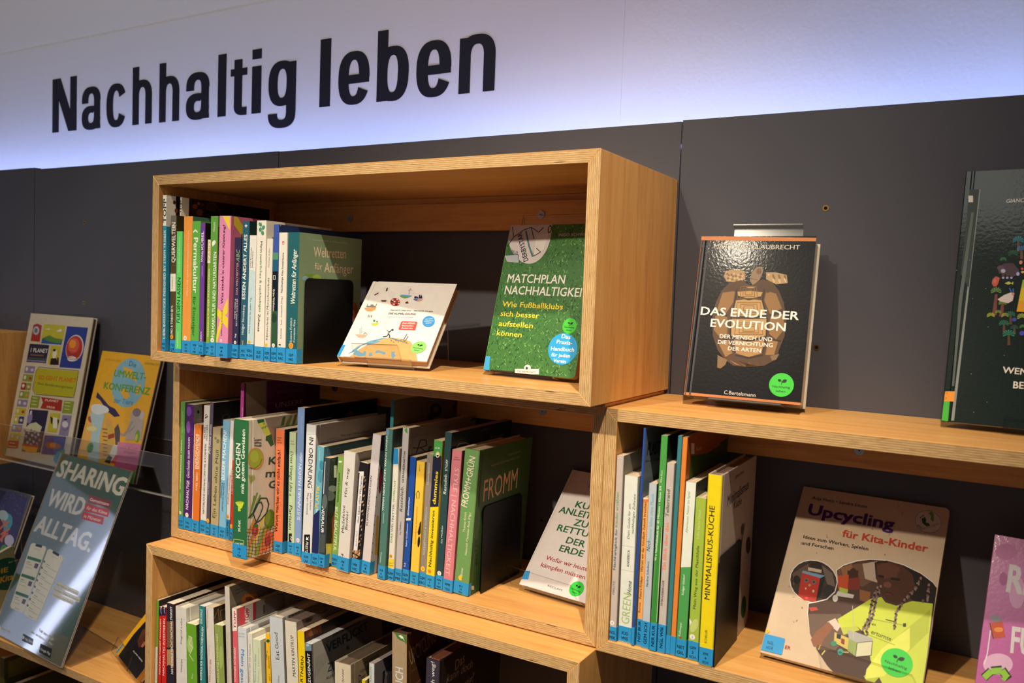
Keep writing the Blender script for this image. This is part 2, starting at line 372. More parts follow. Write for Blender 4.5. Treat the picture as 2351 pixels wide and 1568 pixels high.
# ------------------------------------------------------------------ sign
def strokes(ch, W, X, s, t):
    """letter as flat pieces; x-height X, width W, stem s, thin stroke t"""
    A = 1.33 * X; out = []
    def r(x0, z0, x1, z1): out.append([(x0, z0), (x1, z0), (x1, z1), (x0, z1)])
    def arc(cx, cz, rx, rz, a0, a1, n=22, e=2.5):
        def pt(a, qx, qz):
            c, sn = math.cos(a), math.sin(a)
            return (cx + qx * math.copysign(abs(c) ** (2 / e), c), cz + qz * math.copysign(abs(sn) ** (2 / e), sn))
        a0, a1 = math.radians(a0), math.radians(a1)
        for i in range(n):
            p, q = a0 + (a1 - a0) * i / n, a0 + (a1 - a0) * (i + 1) / n
            out.append([pt(p, rx, rz), pt(q, rx, rz), pt(q, rx - s, rz - t), pt(p, rx - s, rz - t)])
    h = X / 2
    if ch == 'N':
        r(0, 0, s * .9, A); r(W - s * .9, 0, W, A); out.append([(0, A), (s * 1.15, A), (W, 0), (W - s * 1.15, 0)])
    elif ch == 'l': r(0, 0, W, A)
    elif ch == 'i': r(0, 0, W, X * .98); r(0, X * 1.13, W, A)
    elif ch in 'hn': r(0, 0, s, A if ch == 'h' else X * .98); arc(W / 2, X * .62, W / 2, X * .40, 0, 165); r(W - s, 0, W, X * .63)
    elif ch == 'b': r(0, 0, s, A); arc(W / 2, h, W / 2, h * 1.03, 0, 360, 36)
    elif ch == 'g': arc(W / 2, X * .56, W / 2, X * .46, 0, 360, 36); r(W - s, -X * .05, W, X * .98); arc(W / 2, -X * .05, W / 2, X * .30, 180, 360)
    elif ch == 'c': arc(W / 2, h, W / 2, h * 1.03, 28, 332, 36)
    elif ch == 'e': arc(W / 2, h, W / 2, h * 1.03, 0, 333, 36); r(s * .5, h - t * .62, W - s * .02, h + t * .38)
    elif ch == 'a':
        r(W - s, X * .06, W - s * .06, X * .7); arc(W / 2, X * .68, W / 2, X * .34, 0, 180); r(0, X * .63, s, X * .69)
        arc(W / 2, X * .27, W / 2, X * .29, 60, 360, 30); r(W - s, 0, W, X * .10)
    elif ch == 't': r(W * .22, X * .2, W * .22 + s, X * 1.17); r(0, X * .83, W, X * .98); arc(W * .22 + s * 1.2, X * .2, s * 1.2, X * .21, 180, 272); r(W * .22 + s * 1.1, -X * .01, W, t * .95)
    return out
sg = thing('wall_sign', 'long white foil sign on the wall with large dark letters Nachhaltig leben', 'sign')
xr = at(1430, 140, y=YW).x; zt = at(280, 72, y=YW).z; zb = at(1000, 322, y=YW).z
FOIL = newmat('matt_foil')[0]; FOIL.node_tree.nodes['Principled BSDF'].inputs['Base Color'].default_value = (*s2l((242, 240, 240)), 1); FOIL.node_tree.nodes['Principled BSDF'].inputs['Roughness'].default_value = 0.8
mb = MB(); mb.box((-2.2, YW - 0.0012, min(zb, 0.47)), (xr, YW, zt)); mb.build('foil_sheet', FOIL, sg)
XS = ((237, 345, 'N'), (370, 452, 'a'), (480, 567, 'c'), (597, 683, 'h'), (717, 806, 'h'), (838, 941, 'a'), (980, 1016, 'l'), (1037, 1110, 't'), (1133, 1174, 'i'),
      (1208, 1330, 'g'), (1438, 1485, 'l'), (1522, 1660, 'e'), (1695, 1836, 'b'), (1872, 2027, 'e'), (2064, 2225, 'n'))
ya = YW - 0.0012; Bn = at(237 / 1.959, 597 / 1.959, y=ya); Be = at(2064 / 1.959, 423 / 1.959, y=ya)
def base_z(x): return Bn.z + (Be.z - Bn.z) * (x - Bn.x) / (Be.x - Bn.x)
Xh = (at(2064 / 1.959, 178 / 1.959, y=ya).z - Be.z) * 1.03
BLACK = ink('201f29', 0.5)
for a, b_, ch in XS:
    ym = (597 + (423 - 597) * (a - 237) / (2064 - 237)) / 1.959 - 25
    X0 = at(a / 1.959, ym, y=ya).x; X1 = at(b_ / 1.959, ym, y=ya).x; zb_ = base_z((X0 + X1) / 2)
    mb = MB()
    for kk, poly in enumerate(strokes(ch, X1 - X0, Xh, (X1 - X0) * {'N': 0.29, 't': 0.48, 'a': 0.34, 'c': 0.33, 'h': 0.325, 'n': 0.315}.get(ch, 0.33), Xh * 0.165)):
        ar = sum(p[0] * q[1] - q[0] * p[1] for p, q in zip(poly, poly[1:] + poly[:1]))
        if abs(ar) > 1e-9: mb.prism([(X0 + x, ya - 0.0012 - 0.000012 * kk, zb_ + z) for x, z in poly], (0, 0.0011, 0))
    mb.build('letter', BLACK, sg)

# ------------------------------------------------------------------ plywood boxes
TH = 0.018
VX, VY, VZ = veneer('beech_veneer_x', 0), veneer('beech_veneer_y', 1), veneer('beech_veneer_z', 2)
STEEL = metal('steel', 'b9b4ae', 0.3)
def box(label, x0, x1, z0, z1, D, rail=True, screws=(), holes=()):
    W, H = x1 - x0, z1 - z0
    t = thing('shelf_box', label, 'shelf', Matrix.Translation((x0, -D, z0)), 'plywood wall boxes')
    E = ply_edge('plywood_edge', W, H, TH); g = 0.0
    def board(name, pts, mat):
        mb = MB(); mb.prism([(x, 0, z) for x, z in pts], (0, D - 0.001, 0), 1); mb.m[0] = 0
        o = mb.build(name, [E, mat], t)
        bv = o.modifiers.new('eased_edge', 'BEVEL'); bv.width = 0.0005; bv.segments = 1; bv.limit_method = 'ANGLE'; bv.angle_limit = 1.0; return o
    board('top_board', [(0, H), (W, H), (W - TH, H - TH), (TH, H - TH)], VX)
    board('bottom_board', [(0, 0), (TH, TH), (W - TH, TH), (W, 0)], VX)
    board('side_board', [(0, 0), (0, H), (TH, H - TH), (TH, TH)], VZ)
    board('side_board', [(W, 0), (W - TH, TH), (W - TH, H - TH), (W, H)], VZ)
    if rail:
        mb = MB(); mb.box((TH + .0005, D - 0.020, H - TH - 0.062), (W - TH - .0005, D - 0.002, H - TH - 0.012)); mb.build('mounting_rail', VX, t)
        mb = MB(); mb.box((TH + .0005, D - 0.014, H - TH - 0.011), (W - TH - .0005, D - 0.002, H - TH - 0.0005)); mb.build('rail_lip', VX, t)
        for sx in screws:
            zc = H - TH - 0.036; mb = MB(); ring_mesh(mb, sx - x0, D - 0.0225, zc, 0.0028, 0.0072, 0.002)
            ring_mesh(mb, sx - x0, D - 0.0235, zc, 0.0012, 0.0036, 0.002); mb.poly([(sx - x0 + .003 * math.cos(k * PI / 6), D - 0.0224, zc + .003 * math.sin(k * PI / 6)) for k in range(12)], 1)
            mb.build('screw', [STEEL, ink('1a1614', 0.6)], t)
    return t
Z1, Z2, Z3, Z4, Z6 = TH, -0.3505 + TH, -0.3545 + TH, -0.7010 + TH, -0.685
box('topmost plywood box, directly below the lettering, deepest and casting shade on the next', 0, 0.900, 0, 0.341, 0.305, screws=(0.228, 0.662))
box('middle plywood box crammed with book spines, under the topmost box', -0.0155, 0.8942, -0.3505, -0.0026, 0.242, screws=(0.2, 0.68))
box('right plywood box holding the picture book with the child on its cover', 0.8950, 1.80, -0.3545, -0.0074, 0.242, screws=(1.2,))
box('lowest plywood box in the middle, jutting forward, its spines cut off by the photo edge', -0.017, 0.8954, -0.7010, -0.3528, 0.2959, screws=(0.6,))
box('plywood box at the left edge, seen only as its orange right side', -1.80, -0.9000, -0.3505, -0.0005, 0.242)
box('low plywood box at bottom left carrying the tilted green poster', -0.93, -0.0180, -1.030, Z6, 0.2625)

# ------------------------------------------------------------------ books
def basis(o, X, Y, Z):
    M = Matrix.Identity(4)
    for i, c in enumerate((X, Y, Z)):
        for j in range(3): M[j][i] = c[j]
    for j in range(3): M[j][3] = o[j]
    return M
def book_geo(t, W, T, H, hard, spine, front, pages='d9c3a4', coat=0.0, back=None):
    ct = 0.0022 if hard else 0.0004; ct = min(ct, T * 0.2); c = min(0.0012 if hard else 0.0006, T * 0.2)
    path = [(W, 0, 1)]
    if hard and W > .05: path += [(0.0115, 0, 1), (0.0100, 0.0009, 1), (0.0080, 0.0009, 1), (0.0065, 0, 1)]
    path += [(c, 0, 0), (0, c, 0), (0, T - c, 0), (c, T, 2), (W, T, 3), (W, T - ct, 3), (ct, T - ct, 3), (ct, ct, 3), (W, ct, 3)]
    if hard and W > .05: path = path[:-1] + [(0.007, ct + .0011, 3), (0.011, ct + .0011, 3), (0.013, ct, 3), (W, ct, 3)]
    n = len(path); mb = MB()
    for z in (0, H): mb.v += [(p[0], p[1], z) for p in path]
    mb.f += [list(range(n)), list(range(2 * n - 1, n - 1, -1))]; mb.m += [1, 1]
    for k in range(n): j = (k + 1) % n; mb.f.append([k, j, n + j, n + k]); mb.m.append(path[k][2])
    mats = [ink(spine, 0.36, 0.10, coat), ink(front, 0.36, 0.10, coat), ink(back or front, 0.4), ink('cfc8ba', 0.7)]
    mb.build('cover', mats, t)
    r = 0.003 if hard else 0.0003; mb = MB(); mb.box((ct + 0.0004, ct + 0.0002, r), (W - (r if hard else 0.0006), T - ct - 0.0002, H - r)); mb.build('page_block', pages_mat(1, pages), t)
def label_strip(t, T, lh, lines, vert=False, wrap=0.012, h='2f93cf'):
    e = 0.00045; mb = MB()
    mb.prism([(-e, T * 0.98, 0.001), (-0.0001, T * 0.98, 0.001), (-0.0001, -0.0001, 0.001), (wrap, -0.0001, 0.001), (wrap, -e, 0.001), (-e, -e, 0.001)], (0, 0, lh - 0.001))
    o = mb.build('spine_label', ink(h, 0.4), t); o['label'] = 'light blue tape with the shelf mark'
    if not lines: return
    mbt = MB(); x = -e - 0.00006
    def put(s_, a, e_, L, hh):
        vs, fs = glyphs(s_, 2)
        if not vs: return
        x0 = min(v[0] for v in vs); x1 = max(v[0] for v in vs); sx = L / (x1 - x0); sy = hh / CAPH; up = Vector((-e_.y, e_.x)); i = len(mbt.v)
        for v in vs:
            p = a + e_ * ((v[0] - x0) * sx) + up * (v[1] * sy); mbt.v.append((x - v[2], T - p.x, p.y))
        for f in fs: mbt.f.append([i + k for k in f]); mbt.m.append(0)
    if vert:
        L = min(lh * 0.8, 0.0042 * len(lines[0])); hh = min(0.0045, T * 0.5); put(lines[0], Vector((T / 2 + hh / 2, lh * 0.55 - L / 2)), Vector((0, 1)), L, hh)
    else:
        hh = min(0.0046, lh * 0.72 / len(lines) * 0.62); st = hh * 1.62
        for k, s_ in enumerate(lines):
            L = min(T * 0.9, hh * 0.74 * len(s_)); put(s_, Vector((T / 2 - L / 2, lh * 0.44 + (len(lines) / 2 - k - 0.85) * st)), Vector((1, 0)), L, hh)
    mbt.build('lettering', ink('08121c', 0.5), o)
PREV = {}; QUEUE = {}
def shelf_book(row, crop, q, yf, zf, D, spine, front, label, xw=None, thin=1.0, **k):
    """q = (x bottom-left, x bottom-right, x top-left, y top, y bottom) of a spine, read in a crop of the photograph; queued until the row is laid out"""
    ox, oy, sc = crop; xbl, xbr, xtl, yt, yb = q
    A = at(ox + xbl / sc, oy + yb / sc, y=yf); B = at(ox + xbr / sc, oy + yb / sc, y=yf); Tt = at(ox + xtl / sc, oy + yt / sc, y=yf)
    H = Tt.z - zf; th = max(-0.045, min(0.075, math.atan2(Tt.x - A.x, Tt.z - A.z)))
    x = A.x; T = max(0.0025, (B.x - A.x) * math.cos(th) * 0.985 * thin)
    if xw: x, T, th = xw
    QUEUE.setdefault(row, []).append(dict(crop=crop, q=q, yf=yf, zf=zf, D=D, spine=spine, front=front, label=label, H=H, th=th, x=x, xm=x, T=T, k=k))
def lay_row(row, xmin, g=0.0007):
    """books side by side, none entering the next"""
    L = QUEUE[row]; prev = None; L[0]['x'] = max(L[0]['x'], xmin, xmin - math.tan(L[0]['th']) * L[0]['H'])
    for i, b in enumerate(L):
        tn = math.tan(b['th']); x = b['x']
        if prev is not None:
            x = max(x, max(prev[0] + prev[1] * z - tn * z for z in (0, min(b['H'], prev[2]))) + g)
        T = b['T'] / math.cos(b['th'])
        if i + 1 < len(L):
            n = L[i + 1]; room = min(n['x'] + math.tan(n['th']) * z - (x + tn * z) for z in (0, min(b['H'], n['H']))) - g
            T = max(min(T, room), T * 0.7)
        if abs(x - b['x']) > 0.003: print('DRIFT', b['label'], round(x - b['x'], 4))
        prev = (x + T, tn, b['H']); PREV[row] = prev
        place_book(b, x, T * math.cos(b['th']))
def place_book(b, x, T):
    th, yf, zf, H, D, crop = b['th'], b['yf'], b['zf'], b['H'], b['D'], b['crop']; k = b['k']; ox, oy, sc = crop
    R = Matrix.Rotation(th, 3, 'Y'); rx = R @ Vector((1, 0, 0)); rz = R @ Vector((0, 0, 1))
    o = Vector((x + T / math.cos(th), yf, zf)) if th > 0 else Vector((x, yf, zf)) + rx * T
    t = thing(k.get('name', 'book'), b['label'], 'book', basis(o, (0, 1, 0), -rx, rz), k.get('group'))
    H = H / math.cos(th); book_geo(t, D, T, H, k.get('hard', False), b['spine'], b['front'], k.get('pages', 'd9c3a4'), k.get('coat', 0.0))
    if k.get('lab'):
        lz = at(ox + b['q'][0] / sc, oy + k['lab'] / sc, y=yf).z - zf; label_strip(t, T, lz, k.get('lines', ()), k.get('vert', False), min(k.get('wrap', 0.012), D * .3))
    if k.get('ops'):
        f = Face(t, (0, T, 0), (0, -1, 0), (0, 0, 1), (-1, 0, 0), 'spine'); f.crop = crop; f.W, f.H = T, H; f.du = x - b['xm']; f.su = min(1.0, T / b['T']) if b['T'] > .003 else 1.0; k['ops'](f); f.clip(); f.fit(); f.done()
    if k.get('cops'):
        f = Face(t, (0, 0, 0), (1, 0, 0), (0, 0, 1), (0, -1, 0), 'cover'); f.crop = crop; f.W, f.H = D, H; k['cops'](f); f.clip(); f.done()
    return t
def frame(a, t):
    ex = Vector((math.cos(a), math.sin(a), 0)); b = Vector((-math.sin(a), math.cos(a), 0)); z = Vector((0, 0, 1))
    return ex, b * math.cos(t) - z * math.sin(t), b * math.sin(t) + z * math.cos(t)      # X, Y(into book), Z
def rounded(W, H, r, left=False):
    pts = [(0, 0)] if not left else []
    def cr(cx, cz, a0): return [(cx + r * math.cos(a0 + PI / 2 * i / 5), cz + r * math.sin(a0 + PI / 2 * i / 5)) for i in range(6)]
    pts += cr(W - r, r, -PI / 2) + cr(W - r, H - r, 0)
    pts += [(0, H)] if not left else cr(r, H - r, PI / 2) + cr(r, r, PI)
    return pts
def display_book(x, y, z, W, H, T, a, t, front, spine, label, crop, cops, hard=True, rc=0.0, pages='d9c3a4', coat=0.25, sops=None, cat='book', name='book'):
    M = basis((x, y, z + 0.0016), *frame(a, t)); b = thing(name, label, cat, M, 'books displayed face out')
    if rc:
        mb = MB(); mb.prism([(p[0], 0, p[1]) for p in rounded(W, H, rc)], (0, 0.0005, 0)); mb.build('front_cover', ink(front, 0.36, 0.10, coat), b)
        mb = MB(); mb.prism([(p[0] + .0004, 0.0006, p[1] + .0003) for p in rounded(W - .001, H - .0006, rc)], (0, T - 0.0012, 0)); mb.build('page_block', pages_mat(1, pages), b)
        mb = MB(); mb.prism([(p[0], T - 0.0005, p[1]) for p in rounded(W, H, rc)], (0, 0.0005, 0)); mb.build('back_cover', ink(spine, 0.4), b)
        mb = MB(); mb.box((-0.0006, 0, 0), (-0.0001, T, H)); mb.build('spine', ink(spine, 0.36), b)
    else: book_geo(b, W, T, H, hard, spine, front, pages, coat)
    f = Face(b, (0, 0, 0), (1, 0, 0), (0, 0, 1), (0, -1, 0), 'cover'); f.crop = crop; f.W, f.H = W, H; f.green_on = None; cops(f); f.clip(); f.done()
    if sops:
        g = Face(b, (0, T, 0), (0, -1, 0), (0, 0, 1), (-1, 0, 0), 'spine'); g.crop = crop; sops(g); g.done()
    return M
def stand(M, u0, u1, hb, T, label, lip=None, lip_h=0.03, zf=0, taper=0.0, leg=True, frost=False):
    """clear bent-acrylic book stand in the frame of the book it carries"""
    s = thing('book_stand', label, 'stand', M, 'clear acrylic book stands'); A, E = acrylic(), acrylic_edge()
    es = {'+z': 1, '-x': 1, '+x': 1}; p = 0.0025
    if frost:
        A, nt, b = newmat('scuffed_acrylic'); b.inputs['Base Color'].default_value = (0.20, 0.20, 0.20, 1); b.inputs['Alpha'].default_value = 0.5; b.inputs['Roughness'].default_value = 0.18; E = acrylic_edge('8e8a86', 'scuffed_edge')
        mb = MB(); mb.prism([(u0, T + p, hb - .002), (u0, T + p, hb), (u0, T - 0.010, hb + 0.0045), (u0, T - 0.010, hb + 0.0025)], (u1 - u0, 0, 0), 1, 0); mb.build('top_fold', [A, E], s)
    mb = MB(); mb.box((u0, T + 0.0006, -0.0028), (u1, T + 0.0006 + p, hb), 0, es); mb.build('back_plate', [A, E], s)
    mb = MB(); mb.box((u0, -0.0036, -0.0030), (u1, T + 0.0004, -0.0006), 0, {'-x': 1, '+x': 1}); mb.build('bottom_ledge', [A, E], s)
    pts = lip or [(u0, -0.003), (u1, -0.003), (u1 - taper, lip_h), (u0 + taper, lip_h)]
    mb = MB(); mb.prism([(q[0], -0.0042, q[1]) for q in pts], (0, 0.0022, 0), 0, 1); mb.build('front_lip', [acrylic(0.12), acrylic_edge('4a3a2c', 'acrylic_lip_edge')], s)
    if leg:
        top = M @ Vector((u0, T + 0.004, hb - 0.003)); top2 = M @ Vector((u1, T + 0.004, hb - 0.003)); y1 = min(-0.004, top.y + 0.012)
        inv = M.inverted(); mb = MB(); d = Vector((0, 0.0025, 0))
        mb.prism([inv @ top, inv @ top2, inv @ Vector((top2.x, min(-0.004, top2.y + .012), zf + .001)), inv @ Vector((top.x, y1, zf + .001))], M.to_3x3().inverted() @ d, 0, 1); mb.build('rear_leg', [A, E], s)
    return s
def bookend(label, x, yf, depth, h, zf):
    b = thing('bookend', label, 'bookend', Matrix.Translation((x, yf, zf)), 'black metal bookends'); K = metal('black_steel', '0e0d0f', 0.42, 0.6); r = 0.010
    pts = [(0, 0.0008), (depth, 0.0008)] + [(depth - r + r * math.cos(i * PI / 10), h - r + r * math.sin(i * PI / 10)) for i in range(6)] + [(r - r * math.sin(i * PI / 10), h - r + r * math.cos(i * PI / 10)) for i in range(6)]
    mb = MB(); mb.prism([(0, p[0], p[1]) for p in pts], (0.0011, 0, 0)); mb.build('upright_plate', K, b)
    mb = MB(); mb.box((-0.045, 0.012, 0.00005), (0.0, depth - 0.012, 0.0005)); mb.build('base_plate', K, b)

c1, c3, c4, c5, c6, c7, c8 = (330, 430, 3.7324), (390, 860, 3.5636), (640, 900, 3.5625), (860, 900, 3.1368), (330, 1220, 4.505), (600, 1300, 4.6098), (1380, 930, 2.4577)
BL = 0.0007
def yat(px, py, x): return at(px, py, x=x).y
# ---- topmost box: eighteen spines read from the left
G1 = 'book spines in the topmost box'
def B1(*a, **k): k.setdefault('group', G1); return shelf_book('r1', c1, *a[:1], a[1] - 0.006, Z1 + BL, *a[2:], **k)
def o(f):
    f.text('WIRNSBERGER', 146, 1120, 150, 955, 10, '77706e'); f.text('Prima Klima von Anfang an', 150, 885, 156, 470, 12, '5e5a5c')
B1((124, 148, 133, 215, 1398), -0.291, 0.15, 'c7bcc0', 'c7bcc0', 'thin pale grey paperback at the far left end of the topmost box', lab=1228, lines=['NGL WIR'], vert=True, ops=o)
def o(f):
    f.rect('efe9da', 150, 60, 245, 330); f.text('LIEBLINGSSTÜCKE DESIGNED BY STEFFI TREIBER', 203, 1298, 210, 365, 20, 'e8f1f0', .6); f.text('TOPP', 212, 305, 214, 95, 30, '30332f', 2)
def oc(f): f.polyuv('efe9da', [(0, f.H), (0, f.H * .80), (0.02, f.H * .80), (0.02, f.H)]); f.polyuv('2a1818', [(0.02, f.H), (0.02, f.H * .5), (0.2, f.H * .5), (0.2, f.H)]); f.ell('7a3d28', 280, 200, 16, 22); f.ell('56352c', 262, 130, 12, 16)
B1((150, 183, 163, 68, 1405), -0.296, 0.20, '3190ac', '3190ac', 'tall blue paperback with a white top bearing four black letters, second from the left', lab=1300, lines=['WGM', 'TRE'], ops=o, cops=oc)
def o(f): f.rect('e2dccd', 300, 60, 390, 330); f.text('TOPP', 372, 318, 376, 108, 30, '30332f', 2)
def oc(f):
    f.polyuv('e2dccd', [(0, f.H), (0, f.H * .80), (0.016, f.H * .80), (0.016, f.H)]); f.polyuv('2b1a16', [(0.016, f.H), (0.016, f.H * .6), (0.14, f.H * .6), (0.14, f.H)])
    for x, y, r, h in ((440, 165, 22, '8c3c22'), (480, 215, 30, '6e3a2c'), (505, 150, 14, '5a2d24'), (470, 140, 12, 'a85a34')): f.ell(h, x, y, r, r)
    f.ell('4a2d20', 580, 170, 48, 45); f.ell('100c0e', 560, 235, 62, 34); f.line('6b5138', [(590, 130), (640, 180), (665, 230)], 4); f.rect('54392c', 768, 150, 775, 250)
xa = at(330 + 183 / 3.7324, 430 + 1405 / 3.7324, y=-0.302).x + 0.0008; TY = yat(330 + 313 / 3.7324, 430 + 85 / 3.7324, xa + math.tan(0.030) * 0.28) + 0.006
B1((236, 286, 313, 85, 1405), TY, 0.215, 'e2dccd', '221716', 'white spine top rising behind, black letters, dark photo cover beside it', ops=o, cops=oc, xw=(xa, 0.0066, 0.030))
def o(f):
    f.poly('6f6a5c', (222, 243), (286, 243), (284, 330), (222, 400)); f.text('QUERWELTEIN', 268, 645, 274, 300, 36, 'f4efe6', 1.2); f.rect('ebe5d6', 212, 740, 281, 892); f.text('KNESEBECK', 248, 868, 249, 762, 12, '2b2a26')
    f.text('UND & TOBIAS ERTL', 245, 1270, 250, 1010, 20, 'f4efe6', 1); f.disc(232, 1280, 15, 'f5a01e', '5')
B1((212, 268, 222, 243, 1412), -0.298, 0.16, '55452a', '3f361f', 'brown paperback titled Querweltein with a white publisher square', lab=1305, lines=['CCE', 'QUE'], ops=o)
def o(f): f.text('MURMANN', 300, 1370, 303, 1240, 14, 'd6f5cf'); f.text('FLIEGEN LASSEN', 312, 1160, 322, 775, 32, '15301a', 1); f.text('Hans-Dietrich Reckhaus', 312, 728, 318, 425, 16, 'c9f3c0')
B1((268, 322, 283, 378, 1418), -0.299, 0.13, '66d56e', '59bb5f', 'short bright green paperback titled Fliegen lassen', lab=1382, lines=(), ops=o)
def o(f): f.text('WENN DIE VERPACKUNGSHÜLLEN FALLEN', 378, 935, 390, 370, 13, 'f6d9ae', 1); f.text('FRÄULEIN GRÜNS LEBEN', 372, 1270, 378, 970, 14, 'e9ab62'); f.disc(355, 1293, 14, 'f1ead8', '4')
B1((325, 400, 345, 250, 1420), -0.297, 0.16, 'ee9c45', '3f6a58', 'orange paperback with faint white lettering and a dark teal cover', lab=1310, lines=['GEM', '21', 'WIE'], ops=o)
def o(f):
    f.poly('eff4e2', (425, 378), (443, 358), (462, 378), (462, 392), (443, 374), (425, 392)); f.text('Permakultur', 428, 430, 420, 905, 38, 'f1f4e4', 1.6); f.text('für Einsteiger', 420, 935, 412, 1275, 26, '2f5f2b', .8)
B1((400, 470, 418, 290, 1432), -0.300, 0.16, '5faf46', '4f9440', 'green paperback with downward white lettering Permakultur', lab=1310, lines=['XGB', '6', 'MIK'], ops=o)
def o(f): f.text('KERN', 505, 1320, 507, 1240, 16, 'eee6f0', 1); f.bar('e6dcef', 508, 765, 510, 670, 3); f.text('Wilde', 518, 645, 522, 548, 28, 'f1e9f2', 0, .25); f.text('KÜBEL', 522, 535, 526, 375, 28, 'f1e9f2', 1.4)
def oc(f):
    f.rect('17160f', 541, 295, 577, 440)
B1((470, 525, 488, 305, 1440), -0.303, 0.16, '6f3f9a', '1b1a14', 'violet paperback titled Wilde Kübel between two greens', lab=1320, lines=['XKN', '5', 'KER'], ops=o, cops=oc)
def o(f): f.rect('f0e6cd', 536, 448, 580, 650); f.text('ZABO', 568, 635, 569, 465, 20, 'e79a33', 1); f.text('PERMAKULTUR DER PRAXISFÜHRER', 556, 1280, 566, 695, 14, 'eef0d0', .6)
B1((525, 557, 545, 448, 1440), -0.298, 0.12, '8fa83a', '7c9232', 'narrow olive green booklet with a cream top, wedged low', lab=1330, lines=['XI', 'P'], ops=o)
def o(f):
    f.text('PERMAKULTUR UND NATURGARTEN', 605, 1285, 624, 555, 26, 'f2f3e4', 1.1); f.text('Gasti', 610, 380, 613, 300, 17, 'e6ecd2', .5); f.ell('f2f3e4', 602, 475, 14, 22, 20); f.poly('f2f3e4', (585, 470), (600, 500), (590, 510)); f.disc(588, 1310, 15, 'f3efe2', '5')
B1((557, 617, 575, 248, 1445), -0.300, 0.17, '639f45', '5b9440', 'green paperback with white bird, titled Permakultur und Naturgarten', lab=1325, lines=['XKO', '2', 'GAS'], ops=o)
def o(f):
    f.poly('e6cf3c', (686, 247), (768, 247), (768, 370)); f.poly('e6cf3c', (752, 948), (750, 1080), (712, 1105), (632, 1330), (620, 1330), (624, 1260), (690, 1060)); f.poly('e6cf3c', (632, 1036), (752, 1120), (752, 1215), (630, 1100))
    f.text('Was steckt in unserer Kleidung?', 697, 1000, 716, 320, 27, '2b2138', 1.3); f.text('REBECCA BURGESS', 688, 1275, 694, 1055, 13, '4a3440', .6); f.disc(677, 1315, 12, 'efe3d6', '12')
def oc(f): f.poly('c8b034', (772, 250), (800, 250), (850, 330), (850, 430), (772, 320)); f.poly('b08f8f', (900, 260), (905, 256), (965, 268), (965, 272))
B1((617, 750, 650, 247, 1460), -0.309, 0.17, 'dd8bb5', 'b5607f', 'thick pink paperback with yellow ribbon print asking about clothing', lab=1330, lines=['WPK', '1', 'BUR'], ops=o, cops=oc)
def o(f):
    f.text('ABC', 832, 640, 836, 540, 38, '8fb27f', .6, .2); f.text('DAS WELTRETTER', 815, 922, 824, 645, 21, 'd99aa0', 1); f.text('ANNE WEISS &', 793, 1130, 799, 955, 14, 'd8d3dc', .5); f.text('BETTINA SCHULER', 812, 1190, 820, 955, 15, 'd8d3dc', .5); f.text('lag', 800, 1290, 802, 1255, 16, 'e8e4e8', 1); f.disc(792, 1330, 14, 'ece8e4', '10')
B1((752, 820, 783, 430, 1465), -0.300, 0.13, '2f3050', '282a44', 'short dark navy paperback with sage letters ABC', lab=1345, lines=['GEM', 'WEI'], ops=o, coat=.3)
def o(f):
    f.poly('f0f2ea', (877, 312), (881, 326), (892, 330), (881, 335), (877, 350), (873, 335), (863, 330), (873, 326)); f.text('ESSEN ÄNDERT ALLES', 868, 960, 888, 405, 27, 'f3f4ec', 1.5); f.text('Holger Stromberg', 856, 1262, 866, 1010, 20, 'e7ece6', .5); f.text('ost', 852, 1350, 853, 1313, 16, 'd7b24c', 1)
B1((820, 878, 848, 290, 1470), -0.298, 0.15, '2b5c72', '142c2c', 'dark teal paperback titled Essen ändert alles', lab=1350, lines=['XVE', 'STR'], ops=o, coat=.3)
def o(f):
    f.poly('bcd6dc', (905, 700), (962, 720), (945, 1335), (885, 1335)); f.text('Ulrike Brockmann', 923, 690, 929, 515, 11, '2e2c2c', .6); f.text('Jessika Kramer', 940, 690, 945, 540, 11, '2e2c2c', .6); f.text('Klima-Schutz für jeden Tag', 915, 1250, 927, 945, 13, '26303a', .8); f.disc(907, 1325, 13, 'f0c63a', '13')
B1((878, 945, 908, 412, 1475), -0.299, 0.12, 'e4e0dc', 'd9d4d0', 'short white booklet with pale blue lower half in the topmost box', lab=1340, lines=['BRU', 'Ida Spra'], ops=o)
def o(f):
    for x, y, r in ((1000, 318, -30), (1030, 345, 20), (1002, 362, 10), (1022, 392, -10)): f.ell('4f8f72', x, y, 13, 20, r)
    f.bar('4f8f72', 1012, 300, 1026, 405, 3); f.text('Mein', 1004, 462, 1002, 560, 18, '2a4a48', .8); f.text('natürliches & nachhaltiges', 1000, 572, 990, 1068, 20, '55915f', .8); f.text('Zuhause', 984, 1085, 978, 1235, 20, '1e2420', 1.3)
B1((945, 1030, 970, 285, 1482), -0.299, 0.16, 'e6e1d5', 'd6d0c2', 'cream paperback with green clover leaves at the top of its spine', lab=1360, lines=['XUD', 'BUT'], ops=o)
def o(f): f.text('Klimaschutz ist Menschenschutz', 1068, 1308, 1082, 775, 20, '343a36', .5); f.text('Michael Adler', 1084, 685, 1088, 520, 16, '8d8c86'); f.disc(1053, 1350, 14, 'f0c63a', '6')
B1((1030, 1090, 1055, 440, 1490), -0.298, 0.13, 'dfdacd', 'd0cabd', 'off-white paperback titled Klimaschutz ist Menschenschutz', lab=1368, lines=['GEM', 'ADL'], ops=o)
def o(f):
    f.rect('121a22', 1080, 720, 1160, 1060); f.rect('2f5636', 1080, 1060, 1160, 1375); f.ell('20402a', 1118, 1120, 26, 40); f.rect('4f9272', 1080, 560, 1160, 620); f.rect('215b7c', 1080, 620, 1160, 720)
    f.text('Grüne Wahlheiten', 1110, 872, 1107, 1060, 17, 'e9ece8', 1); f.line('e9ece8', [(1113, 755), (1130, 755), (1130, 790), (1113, 790), (1113, 755)], 4); f.disc(1113, 1355, 14, 'ece8e0', '3')
